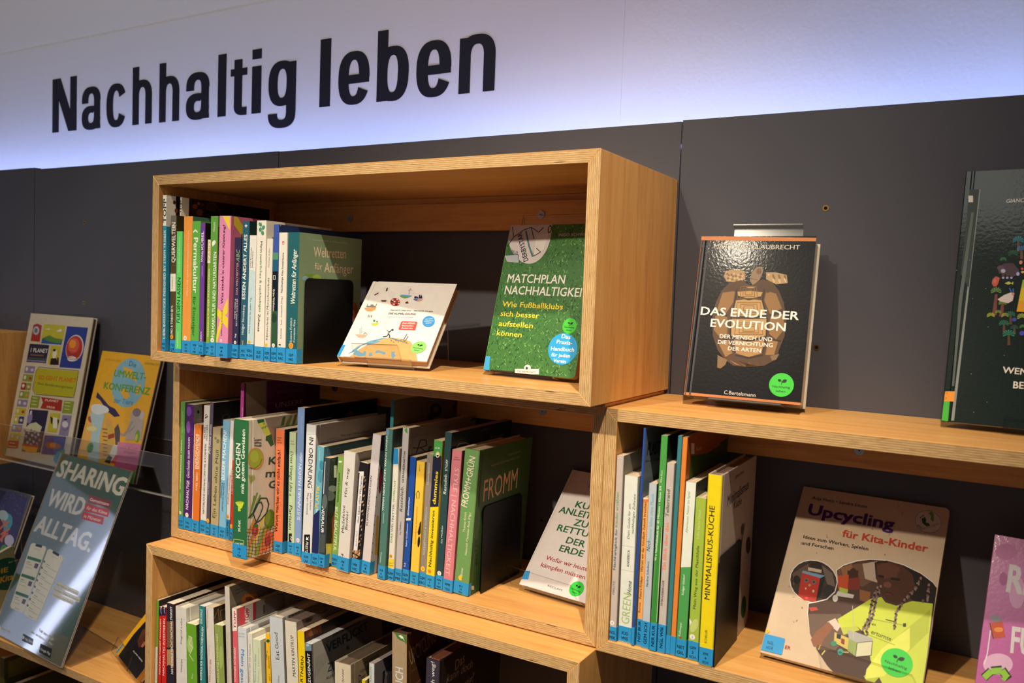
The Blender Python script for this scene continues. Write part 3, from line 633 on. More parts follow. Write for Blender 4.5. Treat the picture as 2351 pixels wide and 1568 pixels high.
def oc(f): f.rect('b9aab2', 1170, 318, 1176, 330)
B1((1090, 1140, 1113, 318, 1495), -0.297, 0.20, '3d58a8', '1c2f58', 'narrow spine, blue above and forest green below, with navy cover', lab=1370, lines=['GEM', 'SCH'], ops=o, cops=oc)
def o(f):
    f.rect('cc5a5a', 1190, 462, 1207, 490); f.rect('f3ece4', 1194, 474, 1203, 486); f.text('Nachhaltige Kita-Sozialräume', 1192, 905, 1204, 560, 16, '1d1b1b', 1); f.text('Schneider · Swat · Gottschalk (Hrsg.)', 1183, 1297, 1192, 935, 13, '5a5553', .3); f.text('1', 1177, 1355, 1177, 1345, 20, '1d1b1b', .5)
B1((1140, 1215, 1160, 388, 1500), -0.297, 0.15, 'e2ddd2', 'cfc9be', 'white paperback with a small red house mark on its spine', lab=1368, lines=['NGL', 'NAC'], ops=o)
def o(f):
    f.text('Weltretten für Anfänger', 1296, 1005, 1312, 535, 40, 'f1f1e4', .8, .12); f.text('Susanne Fröhlich', 1268, 1330, 1272, 1120, 18, 'e2e8dc', .4); f.text('Constanze Kleis', 1296, 1330, 1300, 1135, 18, 'e2e8dc', .4); f.disc(1262, 1357, 20, 'eb9a32', '2')
def oc(f):
    f.crop = (640, 480, 4.125)
    f.text('Susanne Fröhlich & Constanze Kleis', 320, 296, 645, 330, 16, 'b9b8a0'); f.text('Weltretten', 330, 452, 635, 468, 100, 'e2c9b0', .3); f.text('für', 338, 570, 412, 574, 66, 'e2c9b0', .2); f.text('Anfänger', 430, 598, 705, 612, 96, 'e2c9b0', .3)
    f.ell('6f8f3c', 315, 655, 92, 40, 6); f.ell('8fae46', 360, 650, 40, 30, 4); f.ell('7fa7bd', 250, 655, 30, 22)
    f.ell('8a4f2c', 700, 960, 50, 80); f.ell('a2643c', 690, 905, 30, 26); f.ell('c68563', 690, 1010, 34, 62); f.poly('6d3c26', (655, 1075), (725, 1060), (725, 1110), (655, 1115)); f.ell('4a2a20', 700, 1000, 6, 4); f.ell('9c4f40', 690, 1045, 12, 4)
B1((1215, 1310, 1240, 385, 1508), -0.296, 0.156, '256068', '7a9272', 'teal spine titled Weltretten für Anfänger with sage cover, beside the bookend', hard=False, lab=1380, lines=['GEM', 'FRÖ'], ops=o, cops=oc)
lay_row('r1', TH + 0.0016)
xe = PREV['r1'][0] + 0.001 + max(0, PREV['r1'][1]) * 0.143
bookend('black bookend holding the row in the topmost box', xe, -0.288, 0.120, 0.143, Z1)

# ---- middle box
G2 = 'book spines in the middle box'
def B2(crop, *a, **k): k.setdefault('group', G2); return shelf_book('r2', crop, a[0], a[1], Z2 + BL, *a[2:], **k)
def o(f):
    f.text('umweltbewusst reisen.', 80, 935, 96, 525, 16, 'eef3dd', 1.5); f.text('Die Wohnmobil Camping', 96, 520, 104, 300, 10, 'b9d89a', .5); f.text('Das Outdoorbuch', 108, 470, 114, 330, 10, 'b9d89a', .5); f.text('Michael Scheler', 76, 1120, 84, 965, 12, 'cfe0b8', .3); f.disc(80, 1128, 12, 'f0ede2', '9')
B2(c3, (58, 108, 78, 220, 1258), -0.240, 0.17, '5f9a4c', '4a7c3c', 'green spine at the far left of the middle box, white word reisen', lab=1145, lines=['CCF', 'SCH'], ops=o)
def o(f):
    f.ell('7b48a8', 155, 300, 20, 40); f.ell('8655b0', 150, 430, 16, 50); f.text('NACHHALTIGE', 148, 1105, 158, 868, 22, 'f2eaf2', 1.3); f.text('Geschenke', 158, 850, 162, 705, 24, 'f2eaf2', 0, .25); f.text('SELBER MACHEN', 160, 690, 163, 512, 15, 'f2eaf2', .8); f.disc(138, 1148, 13, 'f0ede2', '7')
def oc(f): f.rect('6d2a26', 185, 230, 280, 405); f.rect('8d8f88', 190, 240, 262, 400); f.poly('b98d84', (215, 380), (250, 350), (255, 400)); f.ell('2c2a28', 232, 305, 10, 14)
B2(c3, (108, 172, 132, 240, 1265), -0.239, 0.17, '54256e', '4d2323', 'deep violet spine titled Nachhaltige Geschenke selber machen', lab=1160, lines=['YVN', 'JAN'], ops=o, cops=oc)
def o(f):
    f.bar('f2ead8', 185, 1180, 204, 410, 6); f.text('AXEL BERG', 232, 955, 238, 805, 18, 'f6e3c6', .8); f.text('ENERGIEWENDE', 238, 775, 246, 490, 30, 'f6ead8', 1.2); f.text('EINFACH DURCHSETZEN', 252, 775, 262, 500, 14, 'f6e3c6', .8)
B2(c3, (175, 245, 200, 403, 1292), -0.240, 0.13, 'e0792f', 'a04a22', 'orange spine titled Energiewende between violet and white spines', lab=1185, lines=['GEM', '32', 'BER'], ops=o)
def o(f):
    for x, y in ((298, 330), (308, 345), (296, 352)): f.ell('4a4846', x, y, 5, 9, 30)
    f.text('NATÜRLICHE HAUSHALTSMITTEL & KOSMETIK', 284, 1140, 302, 565, 15, '2f2c2c', .8); f.text('SELBER', 292, 525, 294, 428, 14, '4a4846', .3); f.text('MACHEN', 312, 540, 314, 415, 14, '4a4846', .3)
B2(c3, (245, 297, 280, 250, 1303), -0.237, 0.16, 'dedad6', 'cfcac6', 'white spine about home-made cleaners and cosmetics, tiny plant sprig on top', lab=1185, lines=['XUO', 'SOK'], ops=o)
def o(f): f.text('Perfekte', 334, 650, 340, 510, 18, 'f0ecee', .6, .25); f.text('DOSEN', 342, 495, 346, 412, 14, 'f0ecee', .8); f.text('Anna Winner', 322, 985, 326, 875, 12, 'c4bcc8', .4); f.disc(314, 1196, 16, 'f2b21f', '3')
def oc(f): f.line('58545a', [(425, 400), (432, 340), (470, 320), (490, 345), (470, 360)], 5)
B2(c3, (295, 330, 330, 228, 1310), -0.237, 0.19, '5a5468', '1b1a1f', 'slim slate violet spine with black cover and a rope loop drawing', lab=1215, lines=['YVV', 'WIE'], ops=o, cops=oc)
def o(f): f.text('Ein Leben ohne Müll', 372, 1175, 402, 620, 26, '4c5c34', 1.2); f.ell('7c7c58', 395, 545, 14, 18); f.ell('7c7c58', 375, 520, 10, 12)
B2(c3, (330, 395, 352, 430, 1328), -0.237, 0.14, 'b3a37e', 'a39474', 'sand coloured spine titled Ein Leben ohne Müll', lab=1222, lines=['GEM', '21', 'WIT'], ops=o)
def o(f): f.text('BESSER MACHEN!', 448, 866, 466, 462, 28, 'eef6fa', 1.4, .1); f.text('STEFFIPANKE &', 425, 1010, 434, 885, 11, '1c3c5c', .8); f.text('CHRISTOPH MAUTERSCHNECKE', 434, 1120, 448, 888, 11, '1c3c5c', .8)
B2(c3, (397, 455, 435, 370, 1342), -0.236, 0.15, '7fb8dc', 'c4d8e4', 'sky blue spine titled Besser machen', lab=1240, lines=['XRM', 'FLO'], ops=o)
def o(f): f.text('Einfach nachhaltig', 478, 1060, 500, 825, 14, 'c8505a', .5); f.disc(472, 1162, 13, 'f2b21f', '12')
B2(c3, (455, 486, 495, 375, 1352), -0.236, 0.12, 'e6e2de', 'd9d2cc', 'thin white spine left of the protruding cookbook, small red words', lab=1180, lines=['GEM PIE'], vert=True, ops=o)
def o(f): f.disc(502, 1240, 12, 'f2b21f', '3'); f.text('HEIZUNG', 505, 975, 510, 780, 8, 'f2d8d0', .6)
B2(c3, (487, 512, 512, 700, 1358), -0.236, 0.12, 'd23b2a', 'c03426', 'narrow red booklet half hidden by the protruding green cookbook', lab=1255, lines=['N', 'B'], ops=o)
def oc(f):
    f.rect('8f7d68', 622, 50, 790, 400); f.rect('5a2350', 790, 30, 1190, 400); f.text('PROJEKTARBEIT IM', 880, 100, 1095, 95, 26, '7d4f74', .5); f.text('KINDERGARTEN', 880, 155, 1100, 128, 28, '7d4f74', .5); f.text('UNSERE', 862, 272, 1090, 240, 42, 'b08aa4', .8)
def o(f): f.text('Unsere Umwelt', 606, 345, 610, 270, 9, 'e5c8dc', .5)
XM = 0.163
B2(c3, (590, 620, 590, 68, 1350), yat(390 + 592 / 3.5636, 860 + 80 / 3.5636, XM + .008), 0.20, 'b2448c', '5a2350', 'tall magenta book pushed back, its plum cover rising behind', ops=o, cops=oc, xw=(XM, 0.0085, 0.015))
def o(f):
    f.text('KOCHEN', 575, 850, 578, 565, 38, 'f0f2e6', 1.6); f.text('mit gutem Gewissen', 606, 975, 616, 450, 30, 'f0f2e6', 1.3)
    for i in range(9): a = -0.9 + i * .22; f.bar('c8d83a', 580 + 8 * math.sin(a), 1095, 572 + 44 * math.sin(a), 1060 - 24 * math.cos(a), 6)
    f.bar('c8d83a', 566, 1085, 572, 1118, 20); f.text('BUNK', 578, 1285, 580, 1190, 20, 'f0f2e6', 1); f.line('d8d86a', [(524, 1390), (524, 1345), (606, 1358), (606, 1398)], 4); f.text('GRÜFF', 535, 1388, 600, 1396, 16, 'f0f2e6', 1)
def oc(f):
    f.poly('2e5f3a', (712, 370), (768, 362), (775, 385), (722, 402)); f.poly('c6cf55', (722, 402), (775, 385), (830, 490), (790, 510)); f.text('RAPS', 752, 448, 800, 430, 18, '3c5a2c', .8); f.text('ÖL', 762, 412, 780, 405, 18, '3c5a2c', .8); f.poly('2e5f3a', (785, 505), (828, 488), (850, 570), (825, 590), (800, 545), (782, 540))
    for i in range(46): f.ell('2c2a22', 690 + (i * 37) % 60, 520 + (i * 23) % 70, 3, 4)
    f.ell('d08a56', 702, 688, 66, 90); f.ell('a4b03a', 700, 685, 56, 80); f.ell('b4bf49', 690, 670, 34, 50); f.line('6b6a2c', [(645, 760), (690, 770), (735, 735), (752, 690)], 5)
    for i in range(8): a = -.8 + i * .22; f.bar('a5ac48', 660 + 5 * i, 890 - 5 * i, 668 + 34 * math.sin(a), 830 - 10 * math.cos(a), 4)
    for t_, y in (('K', 735), ('m', 840), ('G', 930)): f.text(t_, 805 if t_ != 'm' else 780, y, 870 if t_ != 'm' else 862, y - 6, 62 if t_ != 'm' else 66, '2c5040', 2)
    f.text('Kochen mit gutem', 900, 700, 1040, 690, 60, '2c5040', 1)
    for i, (x, y, x2, y2) in enumerate(((648, 1165, 715, 965), (660, 1170, 740, 985), (655, 1160, 690, 990), (668, 1165, 720, 1040))): f.bar('6f8f3a', x, y, x2, y2, 12)
    for x, y, x2, y2, h, w_ in ((640, 1300, 700, 1180, 'd98a4a', 26), (650, 1400, 720, 1240, 'd98a4a', 30), (690, 1380, 770, 1160, 'e0c46a', 24), (700, 1480, 780, 1250, '8fa043', 34), (735, 1470, 800, 1260, 'd77b46', 30), (770, 1450, 830, 1290, 'd8693f', 34), (640, 1490, 690, 1370, 'b5b55c', 30), (800, 1440, 850, 1330, 'e08b52', 24)): f.bar(h, x, y, x2, y2, w_)
    f.ell('5c7f2c', 815, 1185, 42, 84, 8); f.ell('7a9a3c', 800, 1170, 20, 60, 8); f.ell('b3453c', 695, 1275, 28, 46); f.ell('b3453c', 800, 1360, 26, 48, 10); f.ell('cd5a48', 690, 1265, 14, 24)
    f.ell('4f7030', 700, 1235, 22, 14)
    for i in range(9):
        y = 1262 + i * 28; f.line('1f3a2a', [(630, y), (700, y + 12), (780, y - 4), (862, y - 38)], 3)
    for i in range(8):
        x = 640 + i * 28; f.line('1f3a2a', [(x + 20, 1240), (x, 1330), (x + 6, 1430), (x - 4, 1512)], 3)
    f.line('1f4038', [(640, 1175), (690, 1120), (740, 1010), (790, 1010), (808, 1060), (790, 1130), (740, 1190), (690, 1220)], 9); f.line('1f4038', [(700, 1200), (680, 1130), (705, 1060), (745, 1040), (760, 1080), (735, 1150), (700, 1215)], 8)
    f.poly('5c7f2c', (905, 420), (925, 345), (945, 340), (930, 415)); f.poly('7a9a3c', (950, 415), (985, 335), (1000, 335), (975, 415)); f.poly('5c7f2c', (1000, 405), (1020, 330), (1040, 325), (1020, 405))
B2(c3, (510, 628, 525, 360, 1510), -0.299, 0.19, '2d6a42', 'd6c8b4', 'big green hardcover cookbook jutting past the shelf edge, netted vegetables on its cover', hard=True, lab=1375, lines=['XIK', '4', 'BUN'], ops=o, cops=oc, wrap=0.0005, pages='e3d6c0')
def o(f): f.text('Warum machen wir es nicht einfach?', 878, 1290, 905, 618, 26, '201a1e', 1.4); f.text('Isabella', 878, 560, 915, 562, 11, '5a2a20', .5); f.text('Uhl', 878, 540, 905, 542, 11, '5a2a20', .5); f.text('Hädecke', 878, 520, 915, 522, 11, '5a2a20', .5)
def oc(f): f.rect('1d2227', 950, 430, 1060, 1500)
B2(c3, (848, 918, 868, 440, 1462), -0.238, 0.14, 'e67c52', '2c353d', 'salmon orange spine with a black side, titled as a question', lab=1355, lines=['GEM', 'UHL'], ops=o, cops=oc)
def o(f): f.text('Dress Vintage', 984, 625, 978, 860, 26, '23302a', .2, .2); f.text('Like a', 978, 880, 975, 990, 24, '23302a', .2, .2); f.text('Parisian', 975, 1065, 970, 1265, 26, '23302a', .2, .2); f.text('Aloïs', 984, 548, 1010, 550, 11, 'b55a56', .3); f.text('Guinut', 984, 570, 1020, 572, 11, 'b55a56', .3); f.rect('171717', 974, 1300, 1000, 1370); f.text('AP', 983, 1318, 983, 1360, 16, 'f0f0f0', .8)
B2(c3, (960, 1018, 978, 468, 1475), -0.231, 0.13, 'bcd2ab', 'cbd8bd', 'mint green spine with handwritten black title running down', lab=1365, lines=['WPM', '8', 'GUI'], ops=o)
def o(f): f.text('SUSTAINABLE FASHION', 175, 1050, 187, 590, 25, 'dfe8f6', 1.1); f.text('nähen', 189, 580, 192, 500, 24, 'dfe8f6', .2, .25); f.text('Hannah Hartwig', 190, 335, 193, 195, 11, 'a9bfe6', .5); f.disc(157, 1212, 13, 'eceae6', '11')
def oc(f):
    f.ell('3a2a26', 590, 165, 42, 26, -20); f.ell('17120f', 560, 130, 80, 60); f.ell('6b4436', 585, 180, 30, 20); f.poly('3e3b3c', (640, 120), (690, 160), (720, 190), (660, 200)); f.poly('97938f', (245, 238), (430, 205), (430, 212), (250, 248))
B2(c4, (125, 182, 155, 125, 1345), -0.231, 0.20, '7f9ed2', '17161a', 'tall periwinkle blue spine titled Sustainable Fashion, dark photo cover', lab=1230, lines=['WPM', '9', 'HAR'], ops=o, cops=oc)
def o(f): f.text('IN ORDNUNG', 250, 370, 236, 782, 36, '1a1a1c', .4); f.text('Julie Carlson', 258, 825, 254, 965, 13, '2a2a2c', .3); f.text('Margot Guralnick', 234, 825, 226, 1003, 13, '2a2a2c', .3); f.rect('141414', 208, 1165, 256, 1400); f.text('PRESTEL', 222, 1222, 216, 1330, 22, 'f2f2f2', .8); f.poly('f2f2f2', (222, 1210), (228, 1180), (234, 1196), (246, 1182), (240, 1205), (248, 1212), (234, 1210)); f.bar('b9b9b9', 228, 345, 322, 345, 2)
def oc(f): f.text('Wie man richtig aufräumt', 505, 368, 748, 325, 20, '3a3838', .2); f.line('4a4848', [(395, 420), (398, 385), (490, 372)], 2); f.bar('4a4848', 765, 325, 890, 305, 2); f.bar('b9b4ae', 352, 260, 348, 430, 3)
B2(c4, (182, 262, 225, 262, 1408), -0.254, 0.19, 'dcdcde', 'b9b3ae', 'white hardcover titled In Ordnung with black publisher block at the foot', hard=True, lab=1300, lines=['XUM', 'CAR'], ops=o, cops=oc, pages='e3ddd2')
def o(f): f.text('BYE-BYE', 316, 1075, 322, 955, 18, 'eaf0f4', 1.2); f.text('PLASTIK', 322, 948, 336, 765, 28, 'e8c860', 1.6); f.ell('4f94ae', 340, 690, 20, 50); f.ell('3d86a4', 350, 600, 16, 40); f.poly('232a5c', (270, 1020), (335, 960), (330, 1320), (265, 1320)); f.text('Anna Kress', 338, 560, 340, 480, 10, 'd0e4ea', .4)
B2(c4, (264, 320, 315, 442, 1428), -0.254, 0.17, '6aaec2', '3f6d7c', 'spine fading from light teal to navy, titled Bye-bye Plastik', lab=1312, lines=['GEM', 'NOU'], ops=o, coat=.2)
def o(f):
    f.poly('d8d8d8', (380, 570), (388, 570), (376, 835), (367, 835)); f.text('LANDRAUB', 352, 880, 344, 1145, 32, 'eef0ee', 1.8, .12)
    f.ell('5f6a68', 385, 900, 30, 60); f.poly('4a5355', (335, 1160), (395, 1170), (400, 1320), (325, 1310))
def oc(f):
    f.ell('98a0a0', 440, 790, 36, 26); f.ell('737d80', 420, 850, 40, 40); f.ell('2a3230', 430, 950, 40, 60); f.poly('c0552e', (432, 1060), (460, 960), (470, 1250), (425, 1250)); f.poly('26231f', (400, 1000), (440, 980), (430, 1280), (395, 1300)); f.rect('d9cf4a', 385, 1240, 440, 1400); f.ell('e4dc5a', 410, 1300, 16, 40); f.rect('eceada', 450, 600, 474, 700)
B2(c4, (322, 392, 372, 535, 1440), -0.254, 0.15, '3b4248', '2e3438', 'glossy dark photo spine titled Landraub with a yellow corner', lab=1320, lines=['GEM', '1', 'LAN'], ops=o, cops=oc, coat=.6)
def o(f): f.text('BUT BEAUTIFUL', 462, 935, 448, 1298, 24, 'dfe8c8', 1.5, .1); f.text('ERWIN WAGENHOFER', 490, 660, 476, 900, 13, '1f3018', 1); f.ell('e8efd8', 503, 570, 14, 8)
B2(c4, (428, 478, 484, 520, 1430), -0.237, 0.13, '7fa552', '6a9140', 'slim leaf green spine titled But beautiful beside the glossy photo book', lab=1320, lines=['DAH', 'BUT'], ops=o)
def o(f): f.text('Madeleine', 540, 1155, 548, 930, 26, '2c2a2a', 0, .05); f.text('Becker', 572, 1130, 580, 975, 26, '2c2a2a', 0, .05); f.text('Hin', 562, 860, 568, 790, 26, '2c2a2a'); f.text('& weg', 568, 770, 585, 630, 24, '2c2a2a', 0, .25); f.text('P', 515, 1322, 514, 1342, 22, '1a1a1a', 2)
B2(c4, (475, 583, 535, 485, 1475), -0.247, 0.14, 'd8d4d0', 'b5aca4', 'thick white paperback with grey serif title Hin und weg', lab=1340, lines=['XBK', '8', 'BEC'], ops=o, pages='e9d8b4')
def o(f):
    f.rect('e2dde0', 614, 650, 700, 660); f.poly('e2dfe2', (664, 655), (702, 655), (648, 1300), (612, 1300)); f.text('Gut leben ohne Wachstum', 660, 1072, 690, 688, 19, '22222a', .8); f.text('Norbert Nicoll', 642, 1262, 648, 1140, 12, '4a484c', .3)
    for i in range(26): f.ell(('a8805c', '8c6444', 'c4a07a')[i % 3], 705 - i * 1.9 + (i * 13) % 34, 700 + i * 25, 7, 12, 40)
    for i in range(30): f.ell(('a8805c', 'c9a27c', '7c583c')[i % 3], 612 + (i * 17) % 74, 1302 + (i * 11) % 52, 8, 10)
B2(c4, (588, 663, 660, 575, 1483), -0.241, 0.13, '201e24', '1c1a1e', 'black spine strewn with brown seeds, white stripe titled Gut leben ohne Wachstum', lab=1355, lines=['HBK', 'NIC'], ops=o, pages='e9d8b4')
def o(f): f.text('KLIMAFREUNDLICH ESSEN', 736, 1095, 772, 690, 20, '1c1a1a', .9)
def oc(f):
    f.rect('6b2036', 820, 355, 862, 480); f.ell('7b1d35', 832, 720, 14, 110, 4); f.poly('c08f3a', (800, 1010), (818, 1010), (812, 1330), (785, 1330))
    for i in range(12): f.ell('3a2430', 822 - i * 6, 560 + i * 75, 3, 5)
B2(c4, (672, 770, 770, 345, 1495), -0.236, 0.17, 'd4cdd0', 'c4bbb8', 'off-white spine titled Klimafreundlich essen with burgundy cover corner', hard=False, lab=1375, lines=['XYL', '1', 'EIG'], ops=o, cops=oc)
def oc(f):
    f.crop = c5; f.rect('6e5e48', 178, 20, 720, 330); f.ell('2a2320', 440, 130, 44, 50); f.ell('6e5e48', 440, 125, 18, 18); f.ell('2a2320', 410, 175, 26, 28); f.ell('57342c', 600, 110, 40, 46)
XT = 0.489
B2(c4, (912, 988, 915, 62, 1400), yat(640 + 913 / 3.5625, 900 + 62 / 3.5625, XT + .006), 0.19, '2f7a80', '6e5e48', 'tall petrol spine pushed back with a brown cover rising above the row', cops=oc, xw=(XT, 0.0100, 0.02))
def o(f): f.text('WENN NICHT JETZT, WANN DANN?', 62, 855, 92, 318, 17, 'eef3ee', 1.2); f.bar('dfe8e2', 60, 945, 65, 870, 3); f.text('GASSNER', 42, 1228, 50, 1152, 10, 'dfe8e2', .6); f.ell('6c93b2', 90, 290, 16, 30)
B2(c5, (10, 82, 72, 262, 1352), -0.240, 0.16, '4e7a70', '4d6260', 'muted green spine asking Wenn nicht jetzt, wann dann, grey-green cover', lab=1242, lines=['XGB', '6', 'GAS'], ops=o)
def o(f):
    f.rect('2f8fd0', 130, 400, 182, 520); f.text('DAS', 128, 1085, 134, 1020, 18, '4f8f3a', .4); f.text('WELTRETTER-', 134, 1010, 148, 800, 18, '4a5a8c', .4); f.text('WORKOUT', 148, 795, 158, 638, 18, '5f9a3a', .4); f.disc(120, 1183, 14, 'e8a030', '10'); f.rect('e6cf32', 90, 1203, 150, 1265); f.text('Unser', 100, 1235, 140, 1238, 11, '2a3a2a', .5); f.text('Planet', 100, 1252, 142, 1255, 11, '2a3a2a', .5)
B2(c5, (92, 145, 137, 403, 1362), -0.236, 0.13, 'dcd9cc', 'c9c5b8', 'cream spine with blue top square and yellow foot, titled Weltretter-Workout', lab=1264, lines=['GEM', 'UMW'], ops=o)
def o(f): f.text('Restelieb.', 204, 865, 212, 680, 24, '26262a', .4, .2); f.text('GETRÄNKEKARTON', 214, 655, 228, 430, 16, '1c1c20', 1); f.text('Ina Mielkau', 192, 1030, 196, 935, 12, '3c3c40', .3); f.poly('4f9a4a', (218, 270), (238, 258), (244, 300), (226, 290))
def oc(f):
    f.line('1a181c', [(300, 440), (330, 345), (370, 345), (375, 385), (330, 400), (300, 405), (275, 400)], 7); f.line('1a181c', [(330, 400), (365, 430)], 7); f.line('1a181c', [(385, 420), (410, 395), (392, 392), (390, 425), (420, 420)], 6); f.text('Ina Mielkau', 470, 262, 550, 245, 14, '3f3a3c', .3); f.poly('3a4a38', (690, 200), (715, 180), (725, 195), (700, 212)); f.line('6f6568', [(250, 330), (400, 300), (700, 200)], 3)
B2(c5, (145, 198, 203, 255, 1368), -0.232, 0.20, 'b9b4b4', '857d7c', 'grey marbled spine titled Restelieb. Getränkekarton, leaf on top', lab=1267, lines=['YXQ', 'MIE'], ops=o, cops=oc)
def o(f): f.text('#klimaretten', 250, 892, 258, 760, 15, 'e6ecf6', .9); f.rect('e8e0d4', 225, 908, 268, 926); f.text('Rainer Grießhammer', 236, 1115, 246, 945, 13, 'dfe6f2', .5); f.text('TUS', 226, 1262, 228, 1232, 13, 'dfe6f2', .8)
def oc(f): f.rect('20263a', 297, 455, 310, 500)
B2(c5, (198, 250, 257, 465, 1378), -0.230, 0.14, '2450a8', '232c48', 'royal blue spine with hash sign title, halved by a cream band', lab=1272, lines=['GEM', 'GRI'], ops=o)
def o(f):
    f.text('Deutschlands Energiewende', 306, 825, 292, 1097, 14, 'dd6a20', .6); f.text('Luczak', 326, 525, 324, 573, 12, '5a4a20', .4)
    f.line('201c18', [(310, 770), (300, 735), (318, 712), (330, 730), (326, 770)], 4); f.ell('1c1a18', 338, 990, 14, 44, 15); f.ell('1c1a18', 328, 1080, 10, 40, 5); f.ell('1c1a18', 344, 950, 10, 18, 25); f.line('1c1a18', [(318, 1010), (344, 1000), (348, 1110)], 6)
B2(c5, (252, 322, 303, 497, 1392), -0.229, 0.13, 'f0c648', 'e2b83c', 'golden yellow spine with a stork drawing', lab=1287, lines=['GEM', '32', 'LUC'], ops=o)
def o(f): f.text('Christine Eigenbrod', 388, 670, 398, 515, 12, 'e9e4e0', .4); f.text('KLIMABEWUSST & GLÜCKLICH', 362, 1172, 382, 830, 15, 'b9c8b4', .6); f.disc(348, 1273, 15, 'f2c33c', '3')
B2(c5, (320, 364, 378, 445, 1398), -0.226, 0.13, '8f857c', '7c746c', 'narrow taupe spine right of the golden yellow one', lab=1294, lines=['GEM', 'EIG'], ops=o)
def o(f):
    f.rect('4f9e50', 420, 340, 505, 462); f.rect('232642', 400, 462, 505, 830); f.rect('f1d322', 360, 828, 480, 1320); f.ell('e8cf9a', 460, 452, 17, 22); f.ell('232642', 460, 452, 10, 15); f.poly('f4eee0', (452, 440), (468, 440), (470, 455), (450, 455))
    f.text('dummies', 447, 812, 466, 575, 30, 'f1d322', 2.2); f.text('Nachhaltig investieren', 413, 1262, 440, 858, 24, '1d1b18', 1.2); f.text('FÜR', 440, 410, 480, 412, 12, 'e8efda', .6); f.disc(401, 1292, 15, 'f29a2c', '12', 'a01810')
B2(c5, (365, 436, 430, 345, 1418), -0.227, 0.17, 'f1d322', 'b9a83a', 'yellow and black guide spine with green top, titled Nachhaltig investieren', lab=1312, lines=['HDK', '7', 'BOL'], ops=o)
def o(f): f.text('Restelieb.', 515, 738, 522, 590, 22, 'eef2f2', .3, .2); f.text('STOFF', 524, 570, 530, 488, 16, 'eef2f2', 1); f.text('Ina Mielkau', 488, 1090, 492, 965, 12, 'dfe6e6', .3); f.disc(466, 1305, 14, 'e8e4e0', '9')
def oc(f): f.line('8f9698', [(590, 400), (610, 372), (650, 365), (680, 375)], 7); f.text('Ina Mielkau', 765, 283, 840, 268, 11, '6a7478', .3); f.text('Stoff', 830, 335, 930, 318, 18, '7c868a', .3, .2)
B2(c5, (437, 486, 508, 288, 1425), -0.223, 0.19, '2f4a4e', '1e2c30', 'tall dark petrol spine titled Restelieb. Stoff', lab=1314, lines=['WPM', '9', 'MIE'], ops=o, cops=oc, pages='9a8678')
def o(f): f.text('STYLE | NACHHALTIGKEIT', 580, 545, 510, 1315, 34, 'f0bcc0', .3); f.text('Sina', 580, 475, 605, 476, 10, '6a3038', .4); f.text('Trommer', 568, 490, 620, 492, 10, '6a3038', .4)
B2(c5, (487, 560, 560, 415, 1447), -0.226, 0.15, 'd27f8a', 'a05a62', 'rose pink spine with faint outlined lettering Style Nachhaltigkeit', lab=1342, lines=['WPM', 'TOU'], ops=o)
def o(f):
    f.text('FROMM+GRÜN', 655, 830, 716, 470, 48, 'eadfc6', .9); f.text('Thomas Krück', 640, 1008, 652, 862, 17, 'e6dcae', .8); f.text('Heinrich Christian Rust (Hg.)', 653, 1173, 682, 868, 17, 'e6dcae', .8); f.disc(619, 1338, 15, 'f2c33c', '3'); f.text('Brunner', 622, 1322, 628, 1265, 18, 'f0ecd8', .4, .1)
def oc(f):
    f.text('FROMM', 780, 790, 1023, 690, 145, 'dcb890', .2); f.text('Thomas Krück', 955, 462, 1050, 432, 16, 'a09c6c', .3); f.text('Heinrich Christian Rust (Hg.)', 840, 538, 1045, 470, 16, 'a09c6c', .3); f.rect('d9d2c0', 697, 1395, 716, 1424)
    for i in range(6): f.text('SMKGSE'[i], 722, 1090 + i * 32, 740, 1086 + i * 32, 22, '2c3a26', 1)
B2(c5, (565, 672, 650, 410, 1465), -0.223, 0.172, '6f9a5c', '3f5c34', 'thick green hardcover titled Fromm+Grün next to the bookend', hard=True, lab=1357, lines=['KFO', '22', 'FRO'], ops=o, cops=oc, pages='b09a80', wrap=0.008)
lay_row('r2', -0.0155 + TH + 0.0012); bookend('black bookend supporting the long row in the middle box', PREV['r2'][0] + 0.001 + max(0, PREV['r2'][1]) * 0.1405, -0.200, 0.125, 0.1405, Z2)

# ---- right box
G3 = 'book spines in the right box'
def B3(*a, **k): k.setdefault('group', G3); return shelf_book('r3', c8, a[0], a[1], Z3 + BL, *a[2:], **k)
def o(f): f.text('Nachhaltigkeit für', 84, 932, 96, 700, 16, '2a5a5c', 1); f.text('Kinder erzählen', 96, 690, 104, 492, 16, '5ca05c', 1); f.text('MIKLITZ', 78, 1070, 82, 995, 13, '4a4a4c', .3); f.disc(65, 1229, 14, 'f2efe8', '4')
B3((45, 90, 90, 283, 1335), -0.240, 0.16, 'c4b7b0', '8b8276', 'grey-beige spine at the far left of the right box, titled for Kinder', lab=1245, lines=['NGL', 'MIK'], ops=o)
def o(f): f.text('Dein Guide für ein', 164, 757, 172, 560, 14, '2a3a30', 0, .2); f.text('nachhaltiges Zuhause', 188, 728, 200, 505, 14, '2a3a30', 0, .2); f.text('KNESEBECK', 162, 912, 166, 818, 13, '2a3a30', .9); f.text('GREEN', 162, 1240, 176, 1070, 48, 'a6bf7a', -.3); f.text('Home', 174, 1070, 178, 998, 26, '1e2c20', .2, .25); f.bar('cfd4c4', 118, 790, 200, 803, 2); f.bar('cfd4c4', 108, 925, 192, 940, 2)
B3((95, 170, 133, 395, 1335), -0.235, 0.15, 'e0e3da', 'c8ccc2', 'thick white spine with pale green letters at the foot', lab=1240, lines=['XUD', 'WIS'], ops=o)
def oc(f): f.rect('7a8a92', 256, 120, 345, 520); f.text('PLASTIK', 258, 285, 350, 268, 75, '1d2a38', 2); f.text('Daten und Fakten', 250, 322, 340, 308, 12, '26323e', .4)
